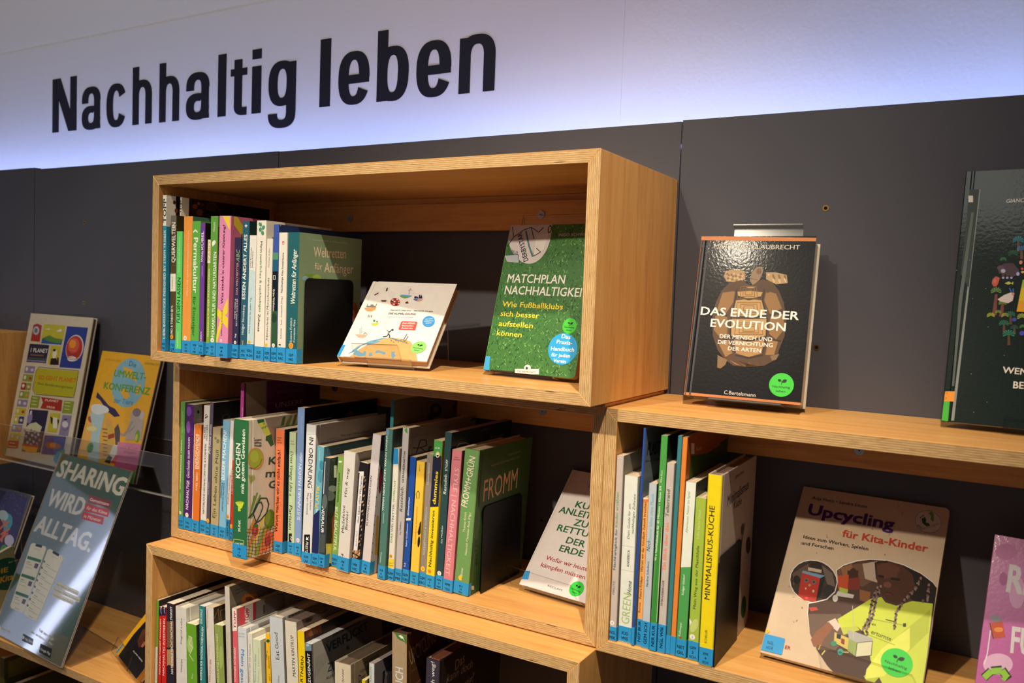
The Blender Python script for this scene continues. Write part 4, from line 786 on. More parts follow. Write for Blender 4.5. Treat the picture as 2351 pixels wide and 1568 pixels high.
B3((170, 188, 240, 130, 1358), -0.239, 0.20, '2c4faa', '7a8a92', 'very thin tall blue magazine leaning right, grey cover', lab=1250, ops=None, cops=oc)
def o(f): f.text('Burow', 216, 1170, 220, 1112, 14, '5a3a20', .4); f.text('Future Fridays – Warum wir das Schulfach Zukunft brauchen', 222, 1092, 252, 548, 15, '2a1a10', .8); f.poly('e87830', (238, 515), (268, 515), (262, 545), (236, 545)); f.poly('f3e9d8', (232, 498), (272, 498), (268, 530), (231, 530))
B3((190, 223, 232, 520, 1360), -0.235, 0.13, 'eea75c', 'd98a3c', 'short apricot spine titled Future Fridays', lab=1200, lines=['NEP BUR'], vert=True, ops=o)
def o(f): f.text('Noch', 276, 826, 280, 768, 22, '1c5a66', .6, .2); f.text('besser leben ohne Plastik', 284, 760, 300, 500, 20, '78b8c8', .5); f.text('Nadine Schubert', 266, 1025, 272, 882, 13, '1e2c34', .5)
B3((225, 268, 272, 440, 1372), -0.237, 0.13, 'b9c2cc', '3c4a48', 'light blue-grey spine titled besser leben ohne Plastik', lab=1213, lines=['GEM SCH'], vert=True, ops=o)
def o(f): f.text('30 x Nachhaltigkeit für 45 Minuten – Klasse 3/4', 316, 880, 344, 458, 14, 'eef4e4', 1.1); f.text('Aline Kurt', 345, 440, 352, 370, 13, 'dfeacc', .4); f.poly('3d8a3c', (352, 690), (344, 685), (322, 1225), (282, 1225), (330, 690)); f.poly('cfd8b8', (346, 690), (350, 690), (326, 1225), (318, 1225))
B3((270, 313, 340, 170, 1390), -0.240, 0.20, '4f9e4c', '1e2c22', 'tall green spine with white lettering about 45 Minuten', lab=1225, lines=['NER KUR'], vert=True, ops=o)
def o(f): f.text('Ein Blick über den', 366, 930, 386, 665, 22, 'ec7f5c', 1); f.text('Tellerrand', 384, 632, 392, 478, 20, '2a5a34', 1.2); f.text('WIRNSBERGER', 350, 1135, 360, 990, 14, '2a2626', .4)
B3((315, 362, 372, 325, 1402), -0.239, 0.14, 'c3b9b2', 'a8a098', 'grey spine with coral title Ein Blick über den Tellerrand', lab=1232, lines=['NGL WIR'], vert=True, ops=o)
B3((362, 387, 435, 172, 1405), -0.237, 0.20, '3d7f86', '2f676c', 'thin glossy teal booklet, leaning, no lettering on its spine', lab=1295, ops=None, coat=.5)
def oc(f):
    f.poly('39551f', (495, 420), (505, 285), (600, 270), (722, 190), (728, 340), (500, 450)); f.rect('e6d5c4', 508, 215, 526, 275); f.text('Auer', 532, 262, 568, 250, 26, 'e0b088', .3); f.poly('2c3a20', (668, 215), (725, 175), (725, 230), (690, 240)); f.text('Lernen an Stationen', 615, 285, 700, 265, 12, '6a5a30', .3)
B3((388, 415, 462, 180, 1413), -0.237, 0.20, 'e0853a', 'a8561f', 'thin orange workbook with orange and dark green cover', lab=1300, ops=None, cops=oc)
def o(f): f.poly('e4e8dc', (470, 420), (548, 420), (520, 915), (445, 915)); f.text('Abenteuer Natur im Spiel', 492, 722, 506, 490, 15, '6fa06a', .7); f.text('Rüdiger Gilsdorf', 470, 1073, 478, 958, 14, 'eaf2e0', .7); f.text('Kallmeyer', 450, 1305, 460, 1228, 14, 'eaf2e0', .5); f.rect('c43a30', 444, 1308, 458, 1318)
def oc(f): f.rect('1c2620', 545, 440, 600, 520); f.poly('26506a', (560, 505), (590, 475), (600, 520))
B3((418, 484, 480, 430, 1425), -0.237, 0.16, '4f9f55', '232c26', 'spine white above and green below, titled Abenteuer Natur im Spiel', lab=1315, lines=['NET', 'GIL'], ops=o, cops=oc)
def o(f): f.text('Mein Weg aus der Plastikfalle', 534, 1152, 554, 795, 16, '24341a', .3); f.text('Indra Starke-Ottich', 552, 755, 564, 592, 15, 'd6e29a', .4); f.ell('c3cf7a', 525, 1245, 20, 40, 20); f.poly('eef0d8', (498, 1200), (512, 1225), (500, 1245)); f.disc(515, 1308, 15, 'f2efe8', '2')
B3((486, 545, 535, 520, 1440), -0.237, 0.13, 'a3bb46', '8fa63c', 'short lime green spine titled Mein Weg aus der Plastikfalle', lab=1325, lines=['GEM', '2', 'SCH'], ops=o)
def o(f): f.text('MINIMALISMUS-KÜCHE', 612, 1100, 642, 570, 32, '1f1c14', .8); f.text('SCHILLIK', 596, 1345, 600, 1268, 14, '3a3418', .4)
def oc(f):
    f.text('Minimalismus', 712, 572, 832, 470, 46, '2b2c3c', 1.2); f.text('Küche', 748, 588, 792, 556, 36, '2b2c3c', .8); f.text('SOPHIA SCHILLIK', 756, 418, 806, 380, 14, '4a4648', .3)
    f.line('8a4a34', [(812, 662), (800, 740), (785, 830)], 3); f.ell('4a4a50', 797, 700, 8, 34, 6); f.bar('4a4a50', 797, 700, 790, 800, 3); f.ell('4a2e28', 830, 790, 13, 48, 3); f.ell('24502c', 803, 1138, 14, 62, 4)
B3((548, 628, 605, 388, 1470), -0.243, 0.18, 'ecd51e', 'b5a69c', 'bright yellow hardcover spine with black title beside the right bookend', hard=True, lab=1360, lines=['XYK', '4', 'SCH'], ops=o, cops=oc, pages='8d7468')
lay_row('r3', 0.8950 + TH + 0.0006); bookend('black bookend in the right box leaning on the yellow hardcover', PREV['r3'][0] + 0.001 + max(0, PREV['r3'][1]) * 0.148, -0.243, 0.112, 0.148, Z3)

# ---- lowest box: bottoms lie outside the photograph, read at its lower border
G4 = 'book spines in the lowest box'
def B4(crop, xt0, xt1, yt, xb0, label, spine, front, y=-0.287, D=0.17, ops=None, cops=None, **k):
    """tops and the crossing of the photo's lower border give position and lean"""
    ox, oy, sc = crop; yb = (1568 - oy) * sc
    A = at(ox + xt0 / sc, oy + yt / sc, y=y); B = at(ox + xb0 / sc, 1568, y=y); W = (at(ox + xt1 / sc, oy + yt / sc, y=y) - A).x
    tn = max(-0.08, min(0.07, (A.x - B.x) / max(0.02, A.z - B.z))); H = A.z - Z4 - BL; x0 = A.x - tn * H; th = math.atan(tn)
    # handed over as explicit geometry
    QUEUE.setdefault('r4', []).append(dict(crop=crop, q=(0, 0, 0, 0, 0), yf=y, zf=Z4 + BL, D=D, spine=spine, front=front, label=label, H=H, th=th, x=x0, xm=x0, T=max(0.0025, W * 0.96), k=dict(ops=ops, cops=cops, group=G4, **k)))
def o(f): f.rect('cfd6cc', 60, 1175, 96, 1545); f.text('Bauen und Energie', 84, 1520, 92, 1200, 8, '6a8a6a', .4)
B4(c6, 75, 110, 690, 60, 'thin grass green spine at the left end of the lowest box', '6a9e2c', '1d1b1a', ops=o, D=0.20)
def o(f):
    for x in (150,): f.rect('1f2148', x - 30, 765, x + 40, 868); f.line('d8d4e4', [(x + 2, 800), (x + 18, 780), (x + 10, 820), (x + 22, 850)], 4); f.text('NACHHALTIGKEIT MANAGEN', x + 10, 1475, x + 20, 905, 18, 'f4e6e2', 1.2)
B4(c6, 132, 174, 772, 122, 'bright red spine with navy top, left one of a twin pair', 'd22a24', 'c02420', ops=o, pages='efe6d2')
def o(f): f.rect('1f2148', 170, 768, 240, 868); f.line('d8d4e4', [(200, 800), (214, 780), (206, 820), (218, 850)], 4); f.text('NACHHALTIG INVESTIEREN', 208, 1490, 216, 905, 18, 'f4e6e2', 1.2)
B4(c6, 182, 228, 772, 180, 'bright red spine with navy top, right one of a twin pair', 'd22a24', 'c02420', ops=o, pages='efe6d2')
def o(f):
    f.rect('7a5a44', 232, 930, 330, 1200); f.rect('b08a62', 232, 1220, 330, 1400); f.ell('2b2530', 262, 1420, 30, 40); f.text('NATIONALE NICHT-NACHHALTIGKEIT', 312, 1480, 300, 780, 22, 'f0ece8', 1.4)
B4(c6, 238, 312, 735, 240, 'dark photographic spine with brown landscape and white title', '2c2a38', '4a2c28', ops=o, pages='efe6d2')
def o(f): f.text('Siegrid Lahn', 398, 1175, 402, 905, 18, '4a4a4c', -.2, .3); f.text('VANDEN', 400, 1460, 404, 1325, 14, '2a2a2c', 1); f.bar('c9c5c0', 332, 905, 442, 915, 2); f.bar('c9c5c0', 335, 1310, 450, 1330, 2)
B4(c6, 326, 445, 772, 335, 'broad off-white hardcover with thin handwritten name', 'dcdad4', 'd2cfc4', y=-0.288, hard=True, ops=o, pages='e9e2d0', D=0.19)
def o(f): f.ell('a8c878', 480, 1170, 30, 90); f.line('d4e6b8', [(460, 1080), (500, 1100), (470, 1160), (510, 1200), (475, 1280), (515, 1340)], 6); f.text('Ziemer', 505, 1530, 512, 1470, 14, 'e4efd0', .4)
B4(c6, 437, 545, 945, 450, 'wide leaf green paperback lower than its neighbours', '6aa52e', '3a3c3a', ops=o, pages='efe8c8', y=-0.288)
def o(f): f.text('EINKOMPASS', 606, 960, 608, 810, 22, 'dfeeee', .8, .1); f.text('KOMPASS FÜR NACHHALTIGES BAUEN', 602, 1540, 618, 990, 20, 'eaf4f4', 1.2)
B4(c6, 572, 632, 765, 580, 'petrol green spine titled as a Kompass for building', '2f7f84', '3c4a58', ops=o, pages='e6e6e4')
def o(f): f.text('NICOLE WEIGANG', 664, 1005, 666, 800, 12, 'c0605c', .4); f.text('LEBEN', 680, 1290, 684, 1180, 18, 'e0b0a8', .3, .2); f.text('KANN ICH SO SEIN', 690, 1560, 700, 1330, 20, 'c8605a', .6)
def oc(f): f.rect('3a2c20', 722, 780, 850, 940); f.line('8a6a4a', [(730, 900), (770, 800), (780, 920)], 6); f.line('8a6a4a', [(800, 920), (790, 820), (840, 800)], 6)
B4(c6, 640, 722, 775, 665, 'white spine with small red name and a twig photo on the cover', 'dcd6cf', '3a2c20', ops=o, cops=oc)
def o(f): f.text('KLEIN AHNE HANDZEICHNET', 780, 1560, 768, 1060, 18, 'e8e6a0', .6); f.ell('a2b868', 800, 1300, 20, 120)
B4(c6, 728, 818, 960, 755, 'olive green paperback with pale yellow lettering', '8da056', '2a2620', ops=o, pages='efe8c8')
def o(f): f.text('SMOOTHIES & KUCHEN AUS OBST', 880, 1560, 872, 1050, 14, 'b8b09c', .4, .1)
def oc(f): f.text('Anette Maas', 950, 618, 1110, 555, 16, '3a3430', .4); f.text('Gerichte', 950, 655, 1050, 605, 14, '3a3430', .3); f.poly('b8742a', (1010, 700), (1040, 650), (1170, 645), (1190, 690), (1100, 745), (1010, 745)); f.ell('7a3c1c', 1090, 700, 40, 26)
B4(c6, 835, 885, 565, 860, 'tallest off-white spine in the lowest box, reaching the board above', 'cdc6ba', '766c62', ops=o, cops=oc, D=0.21)
def o(f): f.rect('ece4dc', 905, 795, 982, 1030); f.text('TOPP', 962, 1010, 966, 830, 30, 'c4283c', 2); f.text('SCHÖNER SCHENKEN', 962, 1560, 958, 1205, 22, 'f6e4e4', 1.2)
def oc(f): f.rect('d84a54', 980, 780, 1045, 970); f.rect('e4dcd6', 1045, 740, 1130, 940); f.text('TOPP', 1080, 925, 1095, 790, 40, 'c4283c', 2); f.rect('b8323c', 1130, 720, 1160, 930); f.rect('4a4448', 1235, 760, 1280, 850); f.rect('6a5f5c', 1250, 640, 1460, 900)
B4(c6, 912, 976, 792, 930, 'rose red spine with white top carrying four red letters', 'e0606c', '8c8480', ops=o, cops=oc, D=0.20)
def o(f): f.text('OLIVER', 975, 1060, 1040, 1068, 16, '9aa0aa', .3); f.text('HEATH', 978, 1090, 1040, 1098, 16, '9aa0aa', .3); f.text('Mein gesundes Heim', 1005, 1215, 1000, 1980, 34, '5a8fd0', 1.6)
B4(c6, 968, 1060, 990, 985, 'white hardcover with large blue downward title', 'd4d8de', 'cfd2d6', ops=o, hard=True, pages='e6e4dc')
def o(f): f.text('EINKLANG ÜBER DEN ABGRUND', 1106, 1560, 1110, 1165, 15, '7c7a74', .5)
B4(c6, 1070, 1128, 1050, 1085, 'cream spine with thin grey capitals, next to the blue-titled one', 'dedccf', 'd6d2c2', ops=o, pages='efe9d0')
def o(f): f.text('Beeren & bunte Blüten', 1158, 1560, 1162, 1270, 16, '78a8b8', .8); f.text('Natur, sammeln', 1192, 1560, 1195, 1205, 16, 'a9c070', .5)
B4(c6, 1122, 1208, 1110, 1140, 'worn pale green paperback with curled top corner', 'd0d8bc', 'cdd0b8', ops=o, pages='efe9d0')
def o(f): f.ell('2a5a24', 1285, 1132, 18, 16); f.bar('3a2a18', 1285, 1140, 1287, 1160, 5); f.text('Nachhaltige', 1300, 1290, 1306, 1420, 12, '3a3218', .8); f.text('Fragen', 1280, 1240, 1282, 1330, 12, '3a3218', .4); f.text('1 CW', 1305, 1480, 1310, 1550, 14, '3a3218', .5)
B4(c6, 1258, 1305, 1050, 1270, 'short golden yellow spine with a little tree, left of Eat Good', 'eebb2c', 'd9a828', ops=o)
def o(f): f.text('Eat Good', 190, 990, 172, 705, 38, '2c3038', .2); f.text('Edition', 190, 1230, 192, 1160, 20, '6a6e76')
def oc(f):
    for x in (300, 330): f.bar('26262a', x, 525, x + 12, 460, 9)
    f.poly('2a2a30', (350, 500), (420, 430), (400, 480)); f.bar('9a968f', 236, 500, 250, 900, 4)
B4(c7, 80, 224, 525, 140, 'light grey hardcover titled Eat Good', 'c4cad2', '8c8880', y=-0.290, hard=True, ops=o, cops=oc, pages='cfc6b8')
def o(f): f.text('MARTIN KINTRUP', 376, 1170, 348, 735, 36, '3c3834', -.3)
def oc(f): f.ell('5f4a46', 490, 560, 60, 36, -25); f.ell('2b2224', 500, 570, 34, 18, -25); f.ell('5a4644', 640, 460, 70, 40, -20); f.ell('8a7470', 630, 470, 30, 14, -20)
B4(c7, 246, 388, 570, 290, 'broad cream spine with tall thin capitals ending in TRUP', 'd6d0c2', '7a6c68', y=-0.288, ops=o, cops=oc, pages='6c5c54')
def o(f): f.text('GÄRTNERN', 440, 1330, 458, 960, 34, '1c1a14', .9)
def oc(f): f.poly('7a3a20', (470, 650), (630, 590), (640, 700), (470, 760)); f.poly('2c2a20', (630, 590), (880, 460), (900, 560), (640, 690)); f.poly('8a5a34', (490, 720), (560, 650), (600, 690), (520, 745)); f.bar('a8987c', 465, 665, 880, 455, 8)
B4(c7, 378, 465, 680, 410, 'vivid yellow spine with black capitals ending in ÄRTNERN', 'eccb14', '40281c', ops=o, cops=oc)
def o(f): f.rect('6f8798', 455, 812, 545, 895); f.ell('a8bcc8', 490, 835, 16, 14); f.text('& ZUGENÄHT', 524, 1290, 514, 925, 28, 'ecece8', 1.4)
def oc(f):
    f.poly('a8a498', (545, 790), (625, 752), (700, 950), (770, 1235), (560, 1235)); f.text('KERSTIN NEUMÜLLER', 752, 745, 1052, 595, 26, '1e1c1e', 1); f.text('VERFLICKT', 690, 915, 1130, 665, 84, '26303e', .6); f.text('&', 895, 885, 930, 868, 42, '26262a', .4); f.text('ZUGENÄHT', 700, 1120, 1050, 980, 90, '26404c', .8); f.text('KLEIDUNG', 690, 1200, 850, 1120, 26, '26262a', .8)
    for i in range(12): f.bar('716d64', 560 + i * 14, 1200 - i * 20, 575 + i * 14, 960 - i * 8, 2)
    f.bar('3c3a38', 850, 760, 850, 930, 2); f.bar('4a4846', 660, 820, 1200, 560, 2)
B4(c7, 458, 534, 812, 485, 'black spine titled Zugenäht with a weathered white wood cover', '19181a', '77726c', ops=o, cops=oc, D=0.185, pages='c8ccd0')
def o(f): f.text('Hedonist', 872, 1300, 874, 1092, 24, '3c3830')
def oc(f): f.text('ALEXANDER', 1088, 1042, 1240, 955, 30, '2c2824', .3); f.text('VON SCHÖN', 1045, 1135, 1200, 1045, 30, '2c2824', .3); f.text('Der', 1030, 1232, 1100, 1190, 70, '2c2824', .2)
B4(c7, 772, 950, 1005, 775, 'thick beige rounded hardcover with title ending in edonist', 'cfc4ac', '857760', hard=True, ops=o, cops=oc, pages='5c4c3c', y=-0.286, D=0.15)
def oc(f): f.rect('b9b25a', 1095, 1190, 1120, 1240)
B4(c7, 1062, 1100, 1200, 1062, 'tiny yellow booklet with pink top peeking up low between thick hardcovers', 'dcc022', 'c0a84a', cops=oc, y=-0.278, D=0.12)
def o(f): f.text('ROCKERLOTT', 1160, 1300, 1172, 1065, 18, '5a8a5a', .5)
def oc(f): f.poly('1c1a1e', (1285, 1120), (1310, 1090), (1300, 1235), (1280, 1235)); f.line('2c5a44', [(1330, 1090), (1380, 1040), (1340, 1010), (1390, 980)], 12); f.rect('c8c4be', 1325, 1110, 1380, 1235)
B4(c7, 1140, 1196, 1020, 1140, 'thin pale grey spine with green letters, mauve-grey cover', 'c6cacc', '6c6468', ops=o, cops=oc, y=-0.284, pages='8c807c', D=0.19)
def o(f):
    f.poly('4c7a3c', (1385, 690), (1540, 690), (1540, 835), (1515, 800), (1470, 785), (1440, 760), (1420, 720)); f.poly('e8e6d8', (1450, 735), (1475, 728), (1500, 745), (1508, 770), (1480, 762)); f.bar('e8e6d8', 1490, 755, 1516, 788, 3)
    f.text('DAS UPCYCLING BUCH', 1500, 2150, 1500, 1080, 84, 'cfd0cc', 1.6)
def oc(f):
    f.text('Das', 1600, 870, 1680, 740, 60, '6a2c24', .2, .2); f.text('UPCYCLING', 1580, 1050, 1850, 790, 130, 'a88868', .6); f.text('Dinge weiter denken', 1590, 1120, 1720, 1020, 14, '8a6a50', .3); f.bar('a88868', 1640, 1240, 1700, 1180, 3)
B4(c7, 1380, 1542, 692, 1380, 'thick kraft brown spine with green leaf corner and tall white letters', 'a89274', '54351f', ops=o, cops=oc, y=-0.292, hard=True, pages='5c4232', D=0.19)
def o(f): f.text('Das kann doch weg!', 1835, 1720, 1832, 1018, 40, 'dcd8dc', .3, .15)
def oc(f):
    f.text('Fumio Sasaki', 2010, 960, 2230, 830, 22, '34302e', .2, .2); f.text('Das', 2050, 1110, 2150, 1010, 80, '8a8682', 0, .2); f.text('kann doch', 1960, 1235, 2230, 1070, 80, '8a8682', 0, .2); f.text('weg!', 2100, 1330, 2240, 1220, 80, '8a8682', 0, .2)
B4(c7, 1745, 1892, 968, 1735, 'near-black hardcover at the right end of the lowest row, italic grey title', '3c3542', '1f1b1c', ops=o, cops=oc, y=-0.288, hard=True, pages='6e3c22', D=0.185)
QUEUE['r4'].sort(key=lambda b: b['x']); lay_row('r4', -0.017 + TH + 0.0006)

# ------------------------------------------------------------------ books standing face out
cA, cB, cC, cD, cE, cF, cH, cJ, cK = (740, 600, 5.6), (1080, 480, 3.5634), (1000, 1060, 3.921), (1380, 400, 2.24), (2100, 420, 2.6576), (1700, 1080, 3.2136), (0, 680, 3.4833), (0, 1000, 2.761), (0, 1080, 4.61)
# small square hardcover about the climate
def co(f):
    f.poly('2f93cf', (262, 1070), (300, 1076), (225, 1222), (182, 1215))
    for x, y, rx, ry in ((1090, 400, 98, 76), (1240, 462, 72, 56), (890, 425, 50, 38), (695, 412, 50, 36), (820, 365, 40, 40), (625, 590, 82, 70), (515, 910, 96, 82), (680, 780, 60, 48), (815, 770, 34, 26), (610, 705, 56, 40)): f.ell('ddd5d2', x, y, rx, ry)
    f.poly('6f9a3a', (992, 440), (1135, 440), (1120, 465), (1060, 478), (1010, 462)); f.poly('5a9cc8', (1010, 430), (1150, 440), (1140, 458), (1020, 452)); f.line('5a5a60', [(1135, 350), (1112, 430)], 4); f.line('5a5a60', [(1105, 378), (1135, 362), (1160, 380)], 3)
    f.poly('232848', (1215, 480), (1225, 450), (1240, 478), (1245, 432), (1262, 432), (1260, 460), (1278, 430), (1288, 480)); f.ell('232848', 1200, 465, 18, 16); f.poly('c89a7a', (1165, 482), (1292, 488), (1275, 508), (1230, 518), (1185, 505)); f.poly('3f66b4', (1165, 482), (1230, 486), (1215, 510), (1185, 500))
    f.ell('b33a36', 938, 525, 64, 52)
    for i, (x, y, h) in enumerate(((905, 500, 'e8e0dc'), (935, 485, '33415c'), (965, 490, 'e8e0dc'), (985, 515, 'e6c23c'), (900, 530, '2f7a4c'), (930, 520, 'e8e0dc'), (960, 528, '2a3a7a'), (985, 545, 'e8e0dc'), (920, 552, 'e8e0dc'), (950, 560, '1a1a1a'), (895, 515, '1a1a1a'))): f.rect(h, x - 11, y - 7, x + 11, y + 7)
    f.poly('2a3a2c', (815, 385), (828, 345), (846, 340), (836, 385)); f.poly('6a2f2c', (665, 430), (725, 402), (728, 410), (680, 440)); f.rect('6a3a3a', 755, 500, 825, 512); f.rect('6a3a3a', 765, 514, 820, 521); f.rect('2a2a30', 1068, 528, 1108, 542); f.ell('c8602c', 1090, 520, 14, 7)
    f.poly('c98f62', (540, 600), (700, 590), (680, 622), (640, 644), (590, 645), (555, 628)); f.rect('7a7068', 568, 575, 690, 592); f.ell('7a7068', 640, 568, 22, 12); f.bar('3a3030', 700, 548, 690, 575, 6); f.bar('3a3030', 582, 552, 578, 575, 6)
    for x in (590, 610, 630): f.poly('4a4030', (x, 695), (x + 10, 690), (x + 4, 724), (x - 4, 724))
    f.poly('b8c43c', (625, 800), (730, 790), (715, 815), (680, 828), (645, 825)); f.ell('3a7a3c', 668, 766, 14, 14); f.ell('3a7a3c', 705, 778, 10, 10)
    f.poly('c9a08a', (422, 940), (578, 946), (560, 975), (515, 988), (460, 978))
    for i in range(5): f.bar('3f66a4', 500, 856 + i * 16, 512, 856 + i * 16, 5); f.bar('3a5a8a', 478, 872 + i * 16, 492, 872 + i * 16, 5)
    f.line('4a4a50', [(530, 940), (552, 918), (580, 942)], 6)
    f.text('MACHSTE DRECKIG – MACHSTE SAUBER', 872, 636, 1420, 654, 17, '4a4648', .3, .15); f.text('DIE KLIMALÖSUNG', 850, 682, 1196, 692, 25, '2a282a', .9, .15); f.text('WERNER MÜLLER UND CHRISTIAN BÖRNER', 832, 718, 1165, 728, 9, '6a6668', .3, .1)
    f.poly('e0544c', (1030, 772), (1215, 778), (1222, 788), (1196, 884), (1186, 888), (985, 880), (982, 868), (1015, 780))
    for t_, y in (('Dein SPIEGEL', 806), ('Bestseller-', 838), ('Autoren', 868)): f.text(t_, 1030 - (y - 806) * .3, y, 1195 - (y - 806) * .6, y + 3, 20, 'f6e8e4', 1.2)
    f.ell('3f8fd0', 1368, 775, 82, 70, -20)
    for t_, y, x0, x1 in (('zum ersten', 752, 1325, 1420), ('aufblasbaren', 778, 1310, 1430), ('Klima', 805, 1330, 1405)): f.text(t_, x0, y, x1, y - 6, 16, 'dbe9f6', .6)
    # globe
    f.poly('d9a468', *([(270, 1225)] + [(x, 985 + (x - 870) ** 2 / 1500 + max(0, (870 - x)) * .12) for x in range(330, 1180, 50)] + [(1200, 1130), (1225, 1290), (800, 1270), (420, 1235)]))
    for P in (((330, 1195), (430, 1150), (500, 1085), (600, 1050), (730, 1010), (860, 988), (960, 1000), (1080, 1060), (900, 985), (760, 990), (600, 1030), (450, 1100)), ((415, 1160), (440, 1140), (520, 1185), (540, 1150), (565, 1165), (560, 1215), (470, 1225), (400, 1195)), ((600, 1180), (640, 1170), (645, 1215), (600, 1225)), ((690, 1150), (730, 1145), (820, 1175), (800, 1205), (740, 1180), (680, 1185)), ((890, 1165), (945, 1160), (925, 1190), (945, 1215), (900, 1262), (885, 1200)), ((600, 1045), (720, 1020), (760, 1030), (660, 1065), (560, 1085)), ((560, 1235), (720, 1262), (600, 1270), (480, 1245))): f.poly('6f9cb4', *P)
    # crouching figure and skyline
    f.ell('4a4444', 902, 884, 16, 13, -20); f.line('34302f', [(885, 892), (862, 908), (850, 935), (868, 962), (860, 990)], 10); f.line('34302f', [(850, 935), (832, 965), (780, 972)], 9); f.line('34302f', [(862, 908), (838, 895), (832, 880)], 6); f.line('6a5a54', [(866, 940), (880, 992)], 4)
    f.line('4a4642', [(1040, 1020), (1090, 935)], 7); f.line('4a4642', [(1062, 1035), (1105, 965)], 7)
    for i in range(7): f.bar('5a544e', 1008 + i * 15, 1030 + i * 6, 1014 + i * 15, 1005 + i * 8 - (i % 2) * 10, 7)
    for i in range(14): f.ell('2c2622', 865 + (i * 29) % 120, 1010 + (i * 17) % 36, 4, 3)
    f.green_sticker(1240, 1108, 0.0128, '8ad06a', -.1)
MA = display_book(0.4287, -0.2748, 0.0336, 0.1594, 0.1752, 0.018, 0.2239, 0.7729, 'e4dfd8', 'e0dad2', 'small square white hardcover lying back on a clear stand, small round pictures and a globe', cA, co, pages='c9a88c')
stand(MA, 0.052, 0.132, 0.186, 0.018, 'clear stand under the small square white hardcover', lip=[(0.035, -0.004), (0.118, -0.004), (0.1, 0.028), (0.018, 0.026)], zf=Z1)
# football book
def co(f):
    random.seed(3)
    for i in range(2600):
        u, v = random.random() * f.W, random.random() * f.H; a = random.uniform(-1.2, 1.2); L = random.uniform(.003, .0065); h = ('2a5230', '5c9448', '3c7038', '86b86a', '1f3c26', '4c8840')[i % 6]
        dx, dz = math.sin(a) * L, math.cos(a) * L; s_ = Vector((dz, -dx)) * .13
        f.k = i % 7; f.polyuv(h, [(u - s_.x, v - s_.y), (u + s_.x, v + s_.y), (u + dx, v + dz)])
    f.k = 8
    f.poly('c9c4c4', *[p for p in ring(480, 130, 188, 318, 40) ]); f.k = 9
    f.poly('aeb4bc', (278, 380), (400, 370), (395, 440), (300, 430)); f.poly('d8d2d0', (540, 210), (640, 200), (600, 330), (520, 380))
    f.line('22242e', [(345, 145), (355, 230), (300, 310)], 6); f.line('22242e', [(355, 230), (440, 170), (500, 150), (520, 245)], 6); f.line('22242e', [(500, 150), (560, 190), (600, 150)], 6); f.line('22242e', [(540, 320), (575, 352), (520, 385)], 6); f.line('3a5a6a', [(290, 380), (390, 370), (405, 440)], 5); f.ell('22242e', 650, 165, 15, 34, 12); f.ell('c9c4c4', 650, 165, 8, 24, 12)
    for i in range(8): f.bar('4a505c', 305 + i * 11, 370, 312 + i * 11, 325 + i * 3, 4)
    f.text('DERBYSTAR', 474, 418, 420, 190, 42, '24222e', 1.4); f.line('4a7a7a', [(455, 180), (480, 300), (510, 390)], 14); f.text('SELECT', 522, 385, 512, 340, 12, '3a3a44', .8)
    f.text('INGO SCHWARZ', 722, 224, 1000, 218, 24, 'e3e0d4', .3)
    f.text('MATCHPLAN', 300, 600, 770, 612, 74, 'e6e2da', 1.1); f.text('NACHHALTIGKEIT', 278, 694, 962, 721, 74, 'e6e2da', 1.1)
    for t_, x0, y0, x1, y1 in (('Wie Fußballklubs', 260, 796, 755, 822, ), ('sich besser', 245, 874, 562, 894), ('aufstellen', 230, 955, 510, 976), ('können', 215, 1032, 418, 1050)): f.text(t_, x0, y0, x1, y1, 46, 'f2d83c', 1)
    f.ell('2fa3e2', 757, 1145, 118, 132, 25)
    for t_, x0, x1, y, hh in (('Das', 745, 815, 1058, 36), ('Praxis-', 705, 832, 1104, 34), ('Handbuch', 658, 848, 1160, 34), ('für jeden', 662, 815, 1208, 30), ('Verein', 678, 780, 1254, 30)): f.text(t_, x0, y - 4, x1, y + 8, hh, 'f4f6f4', 1.2)
    f.rect('e9e4d6', 366, 1308, 562, 1352); f.ell('e9e4d6', 468, 1300, 28, 26); f.ell('3a4a3a', 462, 1302, 10, 12); f.text('DIE WERKSTATT', 385, 1334, 535, 1346, 16, '2a2a26', .8)
    f.poly('3fa0d6', (125, 1200), (165, 1205), (152, 1328), (105, 1325)); f.poly('3a352a', (165, 1312), (366, 1330), (366, 1345), (165, 1330))
    f.green_sticker(813, 957, 0.0122, '46c23c', -.03)
MB_ = display_book(0.6642, -0.1977, 0.0241, 0.1660, 0.2405, 0.012, -0.0738, 0.259, '43743c', '5d9a50', 'tall green paperback with grass cover and football, in the right part of the topmost box', cB, co, rc=0.006, pages='b98a6c')
stand(MB_, 0.012, 0.130, 0.262, 0.012, 'clear stand behind the football paperback, showing above it before the wooden rail', lip_h=-0.0005, zf=Z1)
# white book on saving the earth
def co(f):
    f.poly('3f9ad6', (800, 982), (852, 982), (835, 1060), (775, 1058)); f.poly('cbc3c0', (1250, 85), (1256, 86), (860, 900), (852, 898))
    f.text('Claudia Kunz', 1372, 232, 1560, 262, 30, '4a4448', .4)
    for t_, x0, y0, x1, y1 in (('KURZE', 1252, 408, 1560, 472), ('ANLEITUNG', 1105, 455, 1592, 560), ('ZUR', 1238, 570, 1430, 612), ('RETTUNG', 1088, 618, 1520, 712), ('DER', 1168, 730, 1336, 772), ('ERDE', 1108, 802, 1322, 858)): f.text(t_, x0, y0, x1, y1, 62, '24603c', 1.7)
    f.text('Wofür wir heute', 990, 880, 1362, 986, 42, 'a8383c', .6); f.text('kämpfen müssen', 944, 942, 1340, 1060, 42, 'a8383c', .6); f.text('RECLAM', 1008, 1122, 1135, 1165, 18, '6a6468', .2)
    f.green_sticker(1270, 1145, 0.0125, '36c23e', -.12)
